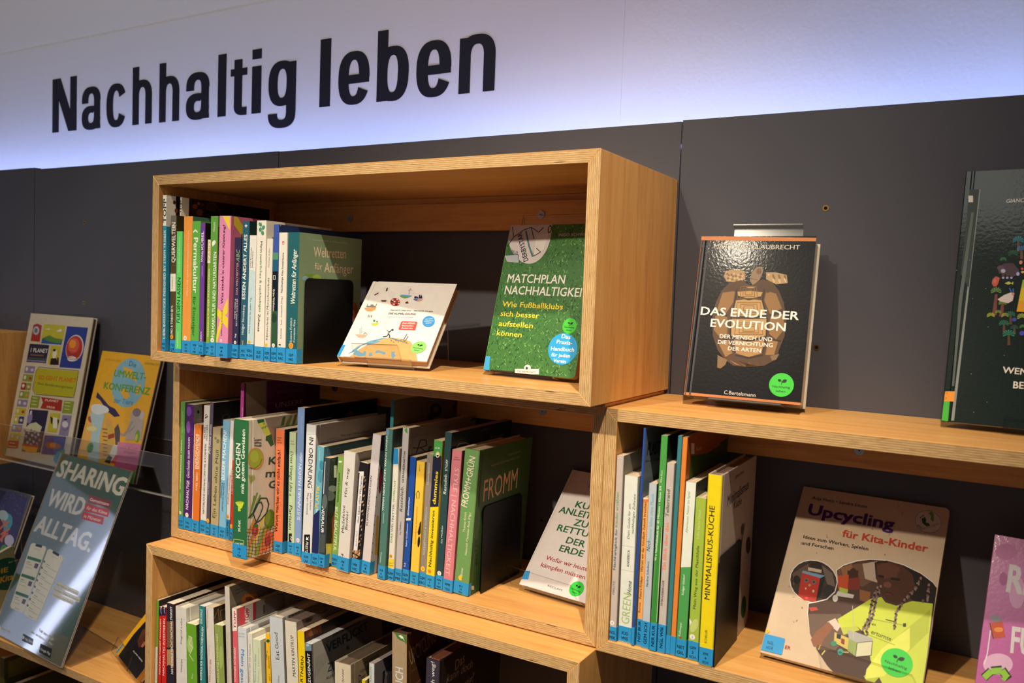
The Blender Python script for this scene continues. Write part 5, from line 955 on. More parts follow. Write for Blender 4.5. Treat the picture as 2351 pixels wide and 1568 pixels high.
MC = display_book(0.7186, -0.1543, -0.3216, 0.1300, 0.2208, 0.012, -0.1218, 0.7231, 'dcd3d0', 'ddd5d2', 'white paperback lying far back in the middle box, green capitals and red subtitle', cC, co, hard=False, pages='d8d0c8')
stand(MC, 0.012, 0.122, 0.205, 0.012, 'clear stand with a tall upturned lip under the white paperback in the middle box', lip=[(-0.012, -0.004), (0.118, -0.004), (0.092, 0.020), (-0.040, 0.024)], zf=Z2)
# tortoise hardcover
def co(f):
    f.poly('c67a42', (515, 318), (1112, 327), (1112, 345), (515, 340)); f.poly('c67a42', (430, 1120), (1034, 1176), (1030, 1196), (425, 1139))
    f.poly('3a3a42', (548, 342), (556, 342), (462, 1135), (452, 1135)); f.poly('4a4a52', (528, 345), (534, 345), (436, 1135), (430, 1135))
    sk, sk2, sh, sh2, dk = 'a98b60', '7e6242', '4e331a', 'b58f58', '24150b'
    f.poly(sk, (640, 498), (700, 490), (738, 498), (742, 540), (700, 556), (645, 552), (632, 525)); f.poly(sk, (850, 505), (900, 505), (955, 518), (960, 560), (900, 566), (848, 540))
    for i in range(20): f.ell(('c9ab84', '7a5c3e')[i % 2], 648 + (i * 31) % 84, 508 + (i * 17) % 40, 5, 5); f.ell(('c9ab84', '7a5c3e')[i % 2], 862 + (i * 29) % 88, 518 + (i * 19) % 40, 5, 5)
    f.poly('8c7258', (765, 545), (775, 505), (800, 478), (828, 476), (835, 500), (815, 545), (780, 572)); f.ell('6d553f', 812, 500, 14, 16, 20); f.bar('5c4632', 768, 535, 806, 545, 3)
    f.poly(sh, (660, 560), (720, 545), (770, 575), (830, 540), (880, 555), (915, 600), (940, 660), (952, 740), (945, 830), (915, 905), (905, 950), (840, 985), (760, 992), (680, 985), (640, 955), (600, 905), (575, 830), (572, 740), (590, 660), (620, 600))
    for P, h in ((((700, 590), (770, 575), (840, 590), (820, 630), (760, 640), (705, 625)), sh2), (((690, 650), (760, 640), (830, 650), (850, 720), (760, 735), (670, 720)), sh2), (((668, 745), (760, 745), (855, 745), (850, 830), (760, 850), (665, 830)), sh2), (((680, 850), (760, 862), (845, 850), (830, 920), (760, 940), (690, 920)), 'a8804c'),
                 (((625, 610), (690, 600), (680, 660), (640, 720), (596, 700)), '8c6636'), (((590, 720), (650, 735), (650, 820), (620, 850), (580, 800)), '8c6636'), (((600, 860), (655, 850), (675, 920), (640, 940)), '966e3e'), (((850, 600), (900, 615), (930, 690), (870, 720), (840, 650)), '8c6636'), (((870, 735), (940, 720), (940, 800), (900, 850), (865, 820)), '8c6636'), (((860, 850), (910, 860), (890, 930), (845, 930)), '966e3e')): f.poly(h, *P)
    f.poly('4a2f18', (640, 590), (690, 560), (770, 590), (850, 560), (900, 590), (860, 610), (770, 600), (690, 605))
    for P in (((700, 590), (690, 650), (668, 745), (665, 830), (680, 850), (690, 920)), ((840, 590), (830, 650), (855, 745), (850, 830), (845, 850), (830, 920)), ((705, 630), (760, 645), (822, 632)), ((670, 728), (760, 740), (852, 728)), ((662, 838), (760, 856), (850, 838)), ((690, 930), (760, 946), (832, 930)), ((596, 705), (650, 728), (590, 722)), ((870, 726), (932, 702)), ((655, 848), (596, 862)), ((858, 846), (925, 860))): f.line(dk, P, 8)
    for cx_, cy_, w_ in ((760, 690, 60), (760, 795, 66), (760, 608, 40)):
        for k in (1, .7, .42): f.line('7a5a30', [(cx_ - w_ * k, cy_ - 30 * k), (cx_ + w_ * k, cy_ - 30 * k), (cx_ + w_ * 1.1 * k, cy_ + 30 * k), (cx_ - w_ * 1.1 * k, cy_ + 30 * k), (cx_ - w_ * k, cy_ - 30 * k)], 3)
    f.poly(sk2, (600, 930), (650, 955), (640, 980), (615, 1000), (598, 995)); f.poly(sk2, (870, 935), (918, 925), (900, 955), (880, 960)); f.poly('966e3e', (660, 955), (720, 985), (690, 978)); f.poly('6a4524', (700, 960), (740, 992), (760, 965), (790, 990), (820, 958), (800, 985), (760, 992))
    f.text('MATTHIAS GLAUBRECHT', 580, 382, 1022, 388, 24, 'd8d2c4', .3)
    f.text('DAS ENDE DER', 512, 722, 1016, 750, 44, 'f4efe6', 1.5); f.text('EVOLUTION', 562, 784, 948, 808, 44, 'f4efe6', 1.5)
    f.text('DER MENSCH UND', 610, 842, 880, 860, 21, 'f0ebe2', 1.1); f.text('DIE VERNICHTUNG', 600, 872, 883, 890, 21, 'f0ebe2', 1.1); f.text('DER ARTEN', 652, 905, 822, 918, 21, 'f0ebe2', 1.1); f.text('C.Bertelsmann', 632, 1130, 794, 1146, 20, 'd8d4cc', .2)
    f.green_sticker(928, 1084, 0.0168, '3cc83c', 0)
MD = display_book(0.9676, -0.1247, 0.0056, 0.1662, 0.2432, 0.042, 0.0259, 0.2232, '141418', 'b87444', 'thick black hardcover with a tortoise seen from below, on top of the right box', cD, co, pages='e6dcc8', coat=0.301)
stand(MD, 0.038, 0.140, 0.268, 0.042, 'scuffed clear stand rising above the tortoise hardcover', lip_h=0.0, zf=-0.0074, frost=True)
# big dark green picture book
def co(f):
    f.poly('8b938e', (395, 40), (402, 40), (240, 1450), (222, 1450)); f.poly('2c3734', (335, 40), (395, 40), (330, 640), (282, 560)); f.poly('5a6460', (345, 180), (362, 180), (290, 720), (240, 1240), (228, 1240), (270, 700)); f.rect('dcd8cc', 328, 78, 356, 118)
    f.poly('ef9a2a', (186, 1272), (246, 1272), (240, 1334), (178, 1332)); f.poly('46b83c', (178, 1332), (214, 1332), (204, 1455), (164, 1450)); f.text('T', 192, 1292, 200, 1292, 12, '2a1a10', .6); f.text('LT', 178, 1320, 196, 1321, 12, '2a1a10', .6)
    f.text('GIANCARLO', 556, 122, 760, 112, 24, 'e8e4d8', .6, .15); f.text('WENN', 535, 1158, 740, 1178, 40, 'efe9dc', 1.5); f.text('BEI UNS', 600, 1252, 830, 1268, 44, 'efe9dc', 1.5)
    def palm(x, y, r, h, tr=None, th=40):
        if tr: f.poly(tr, (x - 6, y), (x + 6, y), (x + 10, y + th), (x - 8, y + th))
        for i in range(9):
            a = math.radians(-200 + i * 27.5); f.poly(h, (x, y), (x + r * math.cos(a - .12), y + r * .75 * math.sin(a - .12)), (x + r * 1.05 * math.cos(a), y + r * .8 * math.sin(a)), (x + r * math.cos(a + .12), y + r * .75 * math.sin(a + .12)))
    palm(632, 352, 34, '2f9aa4', '6a4a34', 68); palm(652, 405, 28, '3a8ac8', '6a4a34', 60); palm(600, 435, 30, '2c6a4c'); palm(540, 468, 20, '4a8a5a'); palm(497, 662, 32, '7aa84a'); f.poly('7a3c34', (490, 680), (505, 680), (500, 808), (472, 808)); f.poly('7a3c34', (530, 735), (545, 735), (540, 815), (514, 815)); palm(536, 735, 24, '86b44a')
    palm(465, 810, 24, 'c4c83c'); palm(552, 810, 22, 'c4c83c'); palm(510, 790, 18, '86b44a'); palm(585, 805, 28, '2c8a64', '5a4030', 60); palm(545, 860, 30, '2c8a64', '5a4030', 55); palm(608, 885, 24, '2f6450', '5a4030', 40); palm(574, 925, 36, '2f9a78', '5a4030', 66); palm(660, 880, 20, '58a050'); palm(655, 820, 30, 'b8cc4a')
    f.poly('4a3440', (505, 520), (545, 492), (600, 490), (635, 530), (640, 560), (600, 575), (560, 560), (515, 555)); f.ell('5a4450', 525, 520, 22, 16); f.ell('b4b4dc', 540, 538, 14, 12); f.ell('b4b4dc', 630, 556, 10, 12)
    for x in (540, 565, 590): f.rect('4a3440', x - 8, 555, x + 10, 582); f.ell('b4b4dc', x, 580, 8, 6)
    f.poly('c4584a', (475, 590), (495, 570), (520, 580), (512, 610), (500, 632), (482, 634), (470, 615)); f.ell('d8705c', 490, 600, 10, 12); f.poly('c2cc5c', (548, 613), (575, 602), (590, 612), (603, 603), (600, 622), (590, 615), (570, 622)); f.poly('ddd0c8', (505, 712), (545, 685), (590, 668), (605, 690), (598, 720), (570, 735), (525, 725)); f.line('3a7ad0', [(590, 665), (578, 642)], 6); f.line('3a7ad0', [(600, 665), (602, 645)], 6); f.ell('d88a8a', 600, 678, 9, 10)
    f.ell('e08a6a', 648, 486, 10, 12, 20); f.ell('d8604a', 656, 525, 8, 8); f.ell('e0b070', 660, 545, 12, 7); f.poly('e8c81e', (660, 592), (720, 592), (720, 790), (622, 786)); f.poly('a8c832', (660, 592), (720, 592), (720, 640), (652, 640)); f.poly('f0a81e', (635, 720), (720, 720), (720, 790), (622, 786)); f.ell('3a4ab0', 608, 835, 14, 12); f.ell('4a4ac0', 655, 918, 16, 14)
    for i in range(14): f.ell('aab4ac', 240 + (i * 97) % 380, 300 + (i * 173) % 1150, 2, 2)
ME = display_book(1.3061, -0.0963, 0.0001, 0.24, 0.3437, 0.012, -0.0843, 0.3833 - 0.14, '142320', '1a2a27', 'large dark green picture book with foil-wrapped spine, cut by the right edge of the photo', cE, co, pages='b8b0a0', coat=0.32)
stand(ME, 0.070, 0.200, 0.20, 0.012, 'clear stand whose foot shows under the large dark green picture book', lip_h=0.012, zf=-0.0074)
# upcycling brochure
def co(f):
    random.seed(5)
    for i in range(60):
        x, y = random.uniform(200, 1500), random.uniform(130, 1300); f.ell(('8a6e52', 'a78a6c')[i % 2], x, y, random.uniform(2, 9), random.uniform(2, 5), random.uniform(0, 180), 8)
    f.text('Anja Horn • Sandra Leuze', 528, 212, 935, 278, 23, '231f1c', .5); f.text('Upcycling', 492, 322, 1130, 440, 84, '4a2268', 3.2); f.text('für Kita-Kinder', 748, 488, 1380, 604, 56, 'b8402c', 2.2); f.text('Ideen zum Werken, Spielen', 462, 500, 942, 592, 26, '231f1c', 1.2); f.text('und Forschen', 450, 546, 685, 588, 26, '231f1c', 1.2)
    f.ell('cfc4b4', 1385, 380, 104, 86, 20); f.ell('3e3a34', 1385, 380, 100, 82, 20); f.ell('d2c7b7', 1385, 380, 97, 79, 20)
    f.poly('2c5a2e', (1335, 358), (1360, 345), (1372, 365), (1368, 385), (1392, 392), (1398, 408), (1375, 415), (1345, 392)); f.poly('6a9a3c', (1385, 315), (1412, 305), (1428, 325), (1425, 350), (1430, 368), (1418, 380), (1402, 362), (1405, 338))
    for x, y in ((1330, 348), (1340, 340), (1350, 334), (1382, 300), (1394, 298), (1406, 300)): f.ell('2c5a2e' if x < 1360 else '6a9a3c', x, y, 5, 5)
    f.text('BNE', 1302, 408, 1330, 430, 16, '2c5a2e', 1); f.text('Mini-Projekte', 1335, 442, 1465, 400, 16, '8a8478', .6)
    # round photo with the painted box robot
    f.ell('e4ddd2', 540, 820, 180, 158, 18); f.ell('3a2c26', 540, 820, 174, 152, 18); f.poly('5c4a40', (385, 760), (500, 690), (520, 760), (440, 800), (390, 850)); f.poly('6a5a50', (600, 700), (680, 760), (700, 860), (640, 840)); f.poly('262018', (520, 668), (600, 680), (600, 730), (520, 715)); f.poly('b8a890', (500, 715), (600, 735), (596, 758), (500, 740))
    f.poly('b03022', (455, 752), (590, 790), (556, 972), (470, 960), (425, 925)); f.poly('201a18', (590, 790), (625, 780), (600, 900), (556, 972)); f.poly('6f94b0', (460, 740), (625, 778), (590, 796), (455, 756)); f.ell('1c1816', 415, 808, 26, 32); f.ell('2a2624', 650, 890, 40, 44)
    for x, y, r, h in ((487, 812, 17, '6a6660'), (487, 812, 8, '2a2a2a'), (542, 825, 17, '6a6660'), (542, 825, 8, '2a2a2a'), (510, 848, 10, 'a08a7a')): f.ell(h, x, y, r, r)
    f.ell('c8b4a0', 482, 872, 6, 8); f.ell('c8b4a0', 538, 892, 8, 10); f.ell('d85040', 488, 942, 12, 8)
    # large photo
    pts = [(722, 712)] + [(1000 + 520 * math.cos(math.radians(a)) * 1.0, 1105 + 445 * math.sin(math.radians(a))) for a in range(-112, -22, 6)]
    big = [(498, 1060), (505, 985), (560, 975), (640, 955), (700, 900), (720, 820), (712, 740), (760, 705), (860, 672), (960, 660), (1080, 668), (1200, 700), (1330, 762), (1420, 830), (1448, 868), (1350, 1600), (1330, 1640), (900, 1640), (760, 1568), (640, 1440), (560, 1320), (515, 1200)]
    f.poly('e4ddd2', *[(x - 5 if x < 900 else x, y - 6) for x, y in big]); f.poly('4c342a', *big)
    f.poly('6a4a38', (720, 730), (860, 690), (1000, 680), (1000, 800), (900, 860), (720, 780)); f.poly('b09a88', (900, 690), (1010, 672), (1010, 830), (920, 800)); f.poly('8a6040', (740, 720), (820, 690), (840, 760), (760, 790)); f.rect('3a2018', 790, 740, 870, 850); f.poly('7a2a20', (790, 800), (880, 790), (880, 880), (790, 880)); f.poly('b84a24', (716, 780), (800, 770), (790, 900), (720, 870)); f.ell('3a2018', 832, 755, 26, 34); f.poly('8a5a34', (880, 880), (960, 900), (950, 980), (880, 960)); f.poly('c9c4ba', (720, 890), (840, 920), (830, 945), (700, 925)); f.poly('a8b84a', (730, 862), (795, 880), (790, 912), (728, 895)); f.ell('cfcac0', 700, 945, 20, 26); f.poly('b84438', (505, 1012), (560, 1010), (575, 1030), (520, 1042))
    f.poly('6a5448', (500, 1060), (740, 1060), (800, 1200), (700, 1330), (560, 1320), (512, 1200))
    # child: hair, face, braids, lime shirt
    f.poly('1d1310', (990, 680), (1080, 666), (1200, 700), (1330, 764), (1420, 832), (1446, 870), (1430, 1000), (1300, 980), (1190, 900), (1060, 880), (1000, 800))
    f.poly('4a2a1c', (1000, 690), (1090, 672), (1190, 700), (1270, 770), (1290, 860), (1250, 930), (1160, 978), (1090, 965), (1040, 905), (1010, 830), (1005, 760)); f.poly('5a3524', (1010, 700), (1100, 680), (1180, 720), (1150, 790), (1060, 800), (1012, 770)); f.ell('6b4230', 1085, 845, 30, 22, 10); f.ell('3a1f16', 1090, 912, 36, 13, 8); f.ell('5c3024', 1090, 915, 28, 6, 8); f.poly('160e0c', (1015, 770), (1060, 778), (1058, 796), (1016, 788)); f.poly('160e0c', (1110, 790), (1180, 800), (1175, 818), (1110, 806))
    f.poly('c2cf44', (960, 950), (1040, 935), (1070, 975), (1150, 1000), (1270, 965), (1420, 985), (1350, 1600), (1320, 1640), (1060, 1600), (960, 1400), (940, 1230), (860, 1150), (740, 1160), (715, 1100), (830, 1030))
    f.poly('aebb38', (1190, 1200), (1400, 1030), (1385, 1200), (1250, 1330), (1100, 1440), (960, 1600), (910, 1520), (1010, 1440), (1100, 1330)); f.poly('d8de5c', (1040, 1320), (1250, 1160), (1250, 1320), (1060, 1520), (920, 1540), (930, 1470)); f.poly('d6c0b4', (640, 1120), (700, 1092), (740, 1150), (715, 1190), (680, 1160)); f.poly('8a5a40', (560, 1190), (650, 1118), (690, 1160), (620, 1240), (590, 1310), (540, 1300), (520, 1250)); f.bar('c8b45a', 575, 1325, 590, 1290, 8); f.bar('c8c85a', 600, 1362, 625, 1330, 9); f.poly('b8c04a', (740, 1160), (860, 1150), (880, 1180), (760, 1215))
    for P in (((1035, 860), (1000, 960), (975, 1080), (930, 1180), (940, 1225)), ((1010, 870), (970, 980), (950, 1090), (905, 1175), (900, 1215)), ((1330, 800), (1290, 880), (1210, 960), (1150, 1050), (1135, 1180)), ((1390, 850), (1380, 960), (1330, 970))):
        for a, b in zip(P, P[1:]):
            n = max(2, int(math.hypot(b[0] - a[0], b[1] - a[1]) / 14))
            for i in range(n): t_ = i / n; f.ell(('8a7068', '2a1c1a', '6a544c')[i % 3], a[0] + (b[0] - a[0]) * t_, a[1] + (b[1] - a[1]) * t_, 15, 9, 40 if i % 2 else 100, 8)
    f.bar('20221a', 1072, 1102, 1135, 1118, 6); f.bar('6a7430', 950, 1095, 1210, 1145, 2); f.bar('6a7430', 945, 1215, 1140, 1290, 2); f.text('es', 968, 1143, 998, 1148, 20, '3c421c', .2); f.text('erturnte', 962, 1205, 1108, 1262, 34, '3c421c', .2); f.rect('2a2a26', 1200, 1130, 1222, 1155)
    # paper cart
    f.poly('c9b45a', (695, 1195), (800, 1240), (800, 1330), (690, 1270)); f.poly('2c2a3a', (712, 1205), (745, 1215), (740, 1250), (710, 1240)); f.poly('8a3a2c', (745, 1240), (770, 1250), (768, 1290), (742, 1278)); f.poly('8ea05a', (800, 1240), (860, 1260), (850, 1375), (790, 1330)); f.poly('cdc8a8', (862, 1275), (975, 1262), (965, 1365), (850, 1378)); f.poly('a8a8a0', (790, 1182), (850, 1195), (975, 1240), (975, 1262), (862, 1275), (800, 1240)); f.line('2a2620', [(862, 1275), (850, 1378), (965, 1368), (975, 1262), (862, 1275)], 4); f.ell('3f9a88', 738, 1342, 22, 24); f.ell('2f7a6c', 738, 1342, 9, 10); f.ell('3f8a68', 690, 1280, 22, 20); f.bar('b8a05a', 760, 1342, 800, 1345, 9); f.bar('c8b898', 828, 1000, 835, 1240, 4)
    f.poly('2f93cf', (178, 1205), (325, 1242), (330, 1250), (306, 1360), (298, 1362), (152, 1325)); f.text('NGL', 198, 1282, 246, 1294, 26, '123048', 1); f.text('HOR', 188, 1318, 240, 1330, 26, '123048', 1); f.disc(200, 1187, 15, 'e8c02c', '9'); f.text('ER', 328, 1316, 368, 1324, 26, 'a83c34', 1)
    f.green_sticker(1153, 1420, 0.0185, '34c83e', -.1)
MF = display_book(1.1099, -0.1789, -0.3282, 0.1985, 0.2652, 0.008, -0.0721, 0.7272, 'c9b297', 'b89e84', 'recycled-paper brochure Upcycling für Kita-Kinder with a photo of a braided child', cF, co, rc=0.007, pages='d8ccb8')
stand(MF, 0.095, 0.185, 0.200, 0.008, 'clear stand with a brown-edged lip under the recycled-paper brochure', lip=[(0.082, -0.004), (0.202, -0.004), (0.186, 0.021), (0.070, 0.028)], zf=Z3)
# pink book at the right edge
def co(f):
    f.ell('c070a8', 1960, 600, 80, 60); f.ell('a85090', 1940, 800, 30, 50); f.ell('d39ac4', 2040, 900, 60, 120); f.ell('dcb0d0', 1900, 1430, 110, 80)
    f.text('RE', 1958, 890, 2180, 930, 210, 'd8d0d4', 3, .05); f.text('FUN', 1990, 1340, 2280, 1390, 200, 'd8d0d4', 3, .05)
    f.ell('8a8a92', 1885, 1092, 42, 26, 10); f.poly('c04a2c', (1840, 1125), (1935, 1115), (1955, 1230), (1868, 1240)); f.ell('e08a3c', 1905, 1175, 34, 18); f.poly('201a1c', (1836, 1125), (1842, 1125), (1870, 1245), (1862, 1240))
    g_ = '8ec43a'; f.line('1c2414', [(1795, 1530), (1850, 1478), (1930, 1470), (1978, 1540)], 62); f.line(g_, [(1798, 1530), (1850, 1482), (1930, 1476), (1968, 1530)], 46); f.poly(g_, (1920, 1532), (1992, 1508), (1950, 1558)); f.line('e8e0ea', [(1845, 1180), (1822, 1350), (1800, 1430)], 8)
MG = display_book(1.3626, -0.17, -0.3311, 0.200, 0.2083, 0.006, -0.1482, 0.4177, 'b8589c', 'a04888', 'magenta picture book at the lower right corner, pale block letters and a green arrow', cF, co, hard=False)
stand(MG, 0.04, 0.16, 0.15, 0.006, 'clear stand behind the magenta picture book', lip_h=0.02, zf=Z3)

# ------------------------------------------------------------------ left side: clear ledge on the wall with two picture books
A_, E_ = acrylic(), acrylic_edge('cfc9c0', 'acrylic_bright_edge')
led_ = thing('display_ledge', 'long clear acrylic ledge on the wall carrying two picture books', 'ledge', Matrix.Translation((-0.893, 0, -0.3335)))
X1L = 0.893 - 0.030
mb = MB(); mb.box((0, -0.0926, 0), (X1L, -0.002, 0.003), 0, {'-y': 1}); mb.build('bottom_plate', [A_, E_], led_)
mb = MB(); mb.box((0, -0.004, 0.0032), (X1L, -0.001, 0.104), 0, {'+z': 1}); mb.build('back_plate', [A_, E_], led_)
mb = MB(); mb.box((0, -0.0926, 0.0032), (X1L, -0.0902, 0.094), 0, {'+z': 1, '-z': 1}); mb.build('front_lip', [A_, E_], led_)
def co(f):
    N, B_, Y, R_, G_, V = '262a4c', '2a3f94', 'c4bc34', 'a8342c', '8a9c34', '8a84a8'
    R = f.rect
    def q(h, x, y, w, h_, sk=0.0):     # panel at x,y (upper left in crop) following the cover's slant
        f.poly(h, (x, y), (x + w, y + w * .07), (x + w - h_ * .19, y + h_ + w * .07), (x - h_ * .19, y + h_))
    f.poly('a8342c', (268, 230), (300, 218), (335, 235), (318, 365), (245, 358)); f.ell('b8c0c8', 290, 275, 24, 34, 8); f.ell('6a7078', 288, 275, 13, 20, 8)
    q(Y, 353, 222, 172, 120); q('2a5a9c', 337, 337, 162, 40); f.poly('5a8a3c', (340, 335), (395, 312), (440, 335), (500, 345), (480, 378), (400, 365)); f.poly('e6e4dc', (455, 275), (490, 262), (495, 282), (460, 285)); f.poly('e6e4dc', (360, 262), (400, 258), (395, 270))
    q(B_, 537, 240, 168, 328); f.ell('d8d0c4', 598, 415, 70, 108, 12); f.ell('b83a34', 595, 415, 64, 98, 12); f.ell('d8604a', 590, 395, 44, 62, 12); f.ell('ef9a2c', 582, 382, 26, 34, 10); f.ell('e8e0d8', 575, 500, 36, 22)
    for i in range(6): f.line('8a3040', [(540, 440 + i * 12), (600, 450 + i * 12), (650, 440 + i * 10)], 3)
    q(N, 240, 380, 155, 145); f.text('1 PLANET', 245, 445, 380, 455, 34, 'e4dfd0', 1.8); q('7a5a4c', 245, 462, 105, 12); q('46564c', 228, 488, 145, 12); q('7a7898', 215, 505, 150, 14)
    q(Y, 412, 395, 78, 145); f.ell('e8e4dc', 438, 462, 16, 36, 10); f.poly('1c1c20', (408, 498), (450, 495), (470, 550), (400, 548)); f.ell('1c1c20', 436, 432, 12, 10); f.rect('1c1c20', 458, 490, 470, 548)
    cols = ((V, V), (G_, G_), (R_, G_), (G_, '8aa840'), (V, V), (Y, Y), (Y, B_), (V, V), (Y, Y))
    for i, (a, b) in enumerate(cols):
        x = 204 - i * 14.5; y = 556 + i * 67; q(a, x, y, 38, 56); q(b, x + 40, y + 3, 38, 56)
        f.ell('d8d4cc', x + 12, y + 26, 10, 16, 10); f.ell(('c8c4d8', 'a83c30', 'd0c8a0', 'd0904c')[i % 4], x + 54, y + 34, 12, 12)
    f.poly('b9b32c', (305, 575), (625, 602), (632, 612), (622, 650), (595, 790), (575, 808), (290, 780), (268, 755), (285, 600)); f.line('4a4a2a', [(312, 566), (630, 596), (610, 720), (590, 812), (280, 784), (262, 740), (290, 600), (312, 566)], 3)
    f.text('SO GEHT PLANET', 308, 664, 606, 692, 36, 'd06a1c', 2); f.text('Eine Entdeckungsreise', 302, 706, 585, 742, 20, '3c4a28', .3, .2)
    q(G_, 255, 795, 68, 92); q(G_, 515, 835, 78, 98); f.poly(R_, (330, 805), (500, 830), (490, 920), (325, 895), (345, 850)); f.text('PLANET', 362, 838, 470, 850, 18, 'e8d8c8', 1.2); f.text('ERDE', 375, 892, 440, 900, 16, 'e8d8c8', 1.2)
    for y in (812, 838, 864): f.bar('dce0b0', 262 - (y - 812) * .15, y, 300 - (y - 812) * .15, y + 4, 5); f.bar('dce0b0', 522 - (y - 812) * .15, y + 38, 565 - (y - 812) * .15, y + 42, 5)
    q(N, 238, 905, 150, 335); f.ell('8a84b8', 240, 975, 20, 45, 12); f.ell('d0cce0', 250, 930, 8, 18, 12); f.poly('c8cca8', (195, 1060), (240, 1020), (290, 1008), (338, 1045), (320, 1090), (200, 1080))
    for i in range(26): f.ell(('b8b8cc', '7a78a4', '9ab0a0')[i % 3], 200 + (i * 29) % 125, 1070 + (i * 19) % 120, 9, 9)
    f.poly('c23a30', (180, 1180), (308, 1195), (306, 1215), (178, 1200)); f.poly('e8a428', (178, 1196), (306, 1212), (290, 1250), (215, 1245), (185, 1225))
    q(Y, 408, 932, 74, 150); f.poly('23232a', (405, 960), (425, 975), (420, 1030), (408, 1010)); f.poly('e4e0d8', (428, 965), (462, 975), (455, 1060), (425, 1055)); f.poly('23232a', (460, 985), (475, 990), (465, 1035)); q(V, 502, 950, 72, 160); f.ell('d8d4dc', 522, 1025, 24, 26); f.line('4a4668', [(500, 1060), (525, 1075), (550, 1050)], 4); f.ell('3a3454', 525, 985, 16, 6)
    q(B_, 360, 1112, 170, 150); f.ell('a8563c', 425, 1195, 62, 28, 10); f.ell('e8902c', 422, 1192, 24, 20)
    q(R_, 72, 1152, 82, 60); f.bar('e8c8c0', 78, 1172, 120, 1178, 6); f.bar('e8c8c0', 70, 1198, 130, 1206, 6); f.poly('3a9a4c', (455, 1245), (520, 1225), (515, 1270), (450, 1262)); f.ell('3f9ac0', 490, 1300, 60, 50)
    f.poly('e0801c', (60, 1155), (70, 1158), (60, 1200), (50, 1198)); f.poly('4fa83c', (50, 1198), (60, 1200), (42, 1270), (34, 1268))
MH = display_book(-0.881, -0.084, -0.3245, 0.2799, 0.3798, 0.012, -0.0159, 0.1782, 'd3c8b0', 'd3c8b0', 'cream picture book tiled with small framed pictures, left one on the clear ledge', cH, co, pages='8a7a58')
def co(f):
    f.text('JUTTA VON DEM', 842, 515, 962, 528, 18, 'b8882c', .4); f.text('DOROTHEA TUST', 1158, 545, 1272, 558, 18, '6a6a3a', .4)
    f.ell('84b8cc', 1028, 692, 132, 200, 12); f.poly('e8b23c', (985, 560), (1060, 590), (1100, 700), (1060, 660), (1000, 640)); f.poly('e8b23c', (960, 760), (1010, 730), (1040, 800), (1000, 830)); f.poly('e8b23c', (1090, 720), (1130, 700), (1120, 780), (1085, 790))
    f.text('Die', 1030, 555, 1085, 572, 44, '2f6a8a', .6); f.text('UMWELT-', 908, 640, 1165, 672, 58, '64a040', 2.4); f.text('KONFERENZ', 826, 738, 1195, 790, 58, '64a040', 2.4); f.text('der Tiere', 905, 850, 1062, 872, 44, '4a8ab0', .6, .1)
    f.poly('3a3458', (768, 810), (780, 765), (830, 825), (870, 875), (920, 900), (960, 958), (915, 965), (860, 920), (800, 830)); f.ell('e6e6ea', 800, 900, 74, 34, 12); f.ell('b05a4a', 722, 985, 16, 26, -20); f.poly('b4d0d8', (720, 930), (840, 940), (800, 1120), (790, 1330), (700, 1300), (740, 1060)); f.ell('dfe6ea', 790, 905, 60, 42)
    f.poly('d8b45a', (850, 1010), (890, 1000), (905, 1150), (890, 1320), (815, 1320), (830, 1150)); f.ell('e0a85c', 868, 1010, 20, 34)
    for i in range(9): f.bar('8a4a2c', 820 + (i % 2) * 6, 1060 + i * 30, 860, 1066 + i * 30, 7)
    f.poly('5a5458', (915, 1060), (945, 1020), (962, 1080), (955, 1200), (925, 1190)); f.poly('e4e4e0', (905, 1190), (950, 1190), (915, 1330), (850, 1330)); f.poly('2a2a2e', (870, 1270), (900, 1290), (880, 1340), (835, 1325))
    f.poly('b9aca8', (1050, 930), (1100, 895), (1140, 940), (1150, 1000), (1130, 1150), (1000, 1150), (1040, 1000)); f.ell('8a7a84', 1095, 930, 34, 34); f.ell('c9bdb8', 1138, 955, 18, 34, 10); f.line('a89c98', [(1060, 1000), (1020, 1080), (985, 1115), (965, 1100)], 18); f.line('6a6460', [(1030, 1090), (1080, 1040)], 3); f.ell('7aa83c', 1100, 1120, 20, 50, 8); f.ell('d8c84a', 1092, 1130, 10, 28, 8)
    f.ell('e8e0a0', 735, 1060, 40, 20); f.poly('a8482c', (865, 1110), (915, 1095), (915, 1130), (865, 1145)); f.poly('c05a8c', (942, 1165), (1142, 1185), (1122, 1280), (1085, 1400), (912, 1362), (935, 1270)); f.poly('d884a8', (942, 1165), (1142, 1185), (1122, 1285), (935, 1270)); f.text('Mit Bastel-', 975, 1215, 1105, 1232, 18, '9a4a78', .4); f.text('bogen', 990, 1250, 1080, 1262, 18, '9a4a78', .4); f.poly('d0302a', (885, 1330), (925, 1270), (945, 1275), (920, 1340))
    f.poly('3f9a3c', (1048, 1395), (1085, 1402), (1070, 1500), (1030, 1498)); f.green_sticker(722, 1212, 0.0125, '3a9a34', -.2)
MI = display_book(-0.5777, -0.085, -0.3236, 0.2317, 0.3003, 0.0115, -0.0192, 0.2431, 'ecb12c', 'e0a428', 'yellow picture book Die Umweltkonferenz der Tiere, right one on the clear ledge', cH, co, pages='7a4a1c')

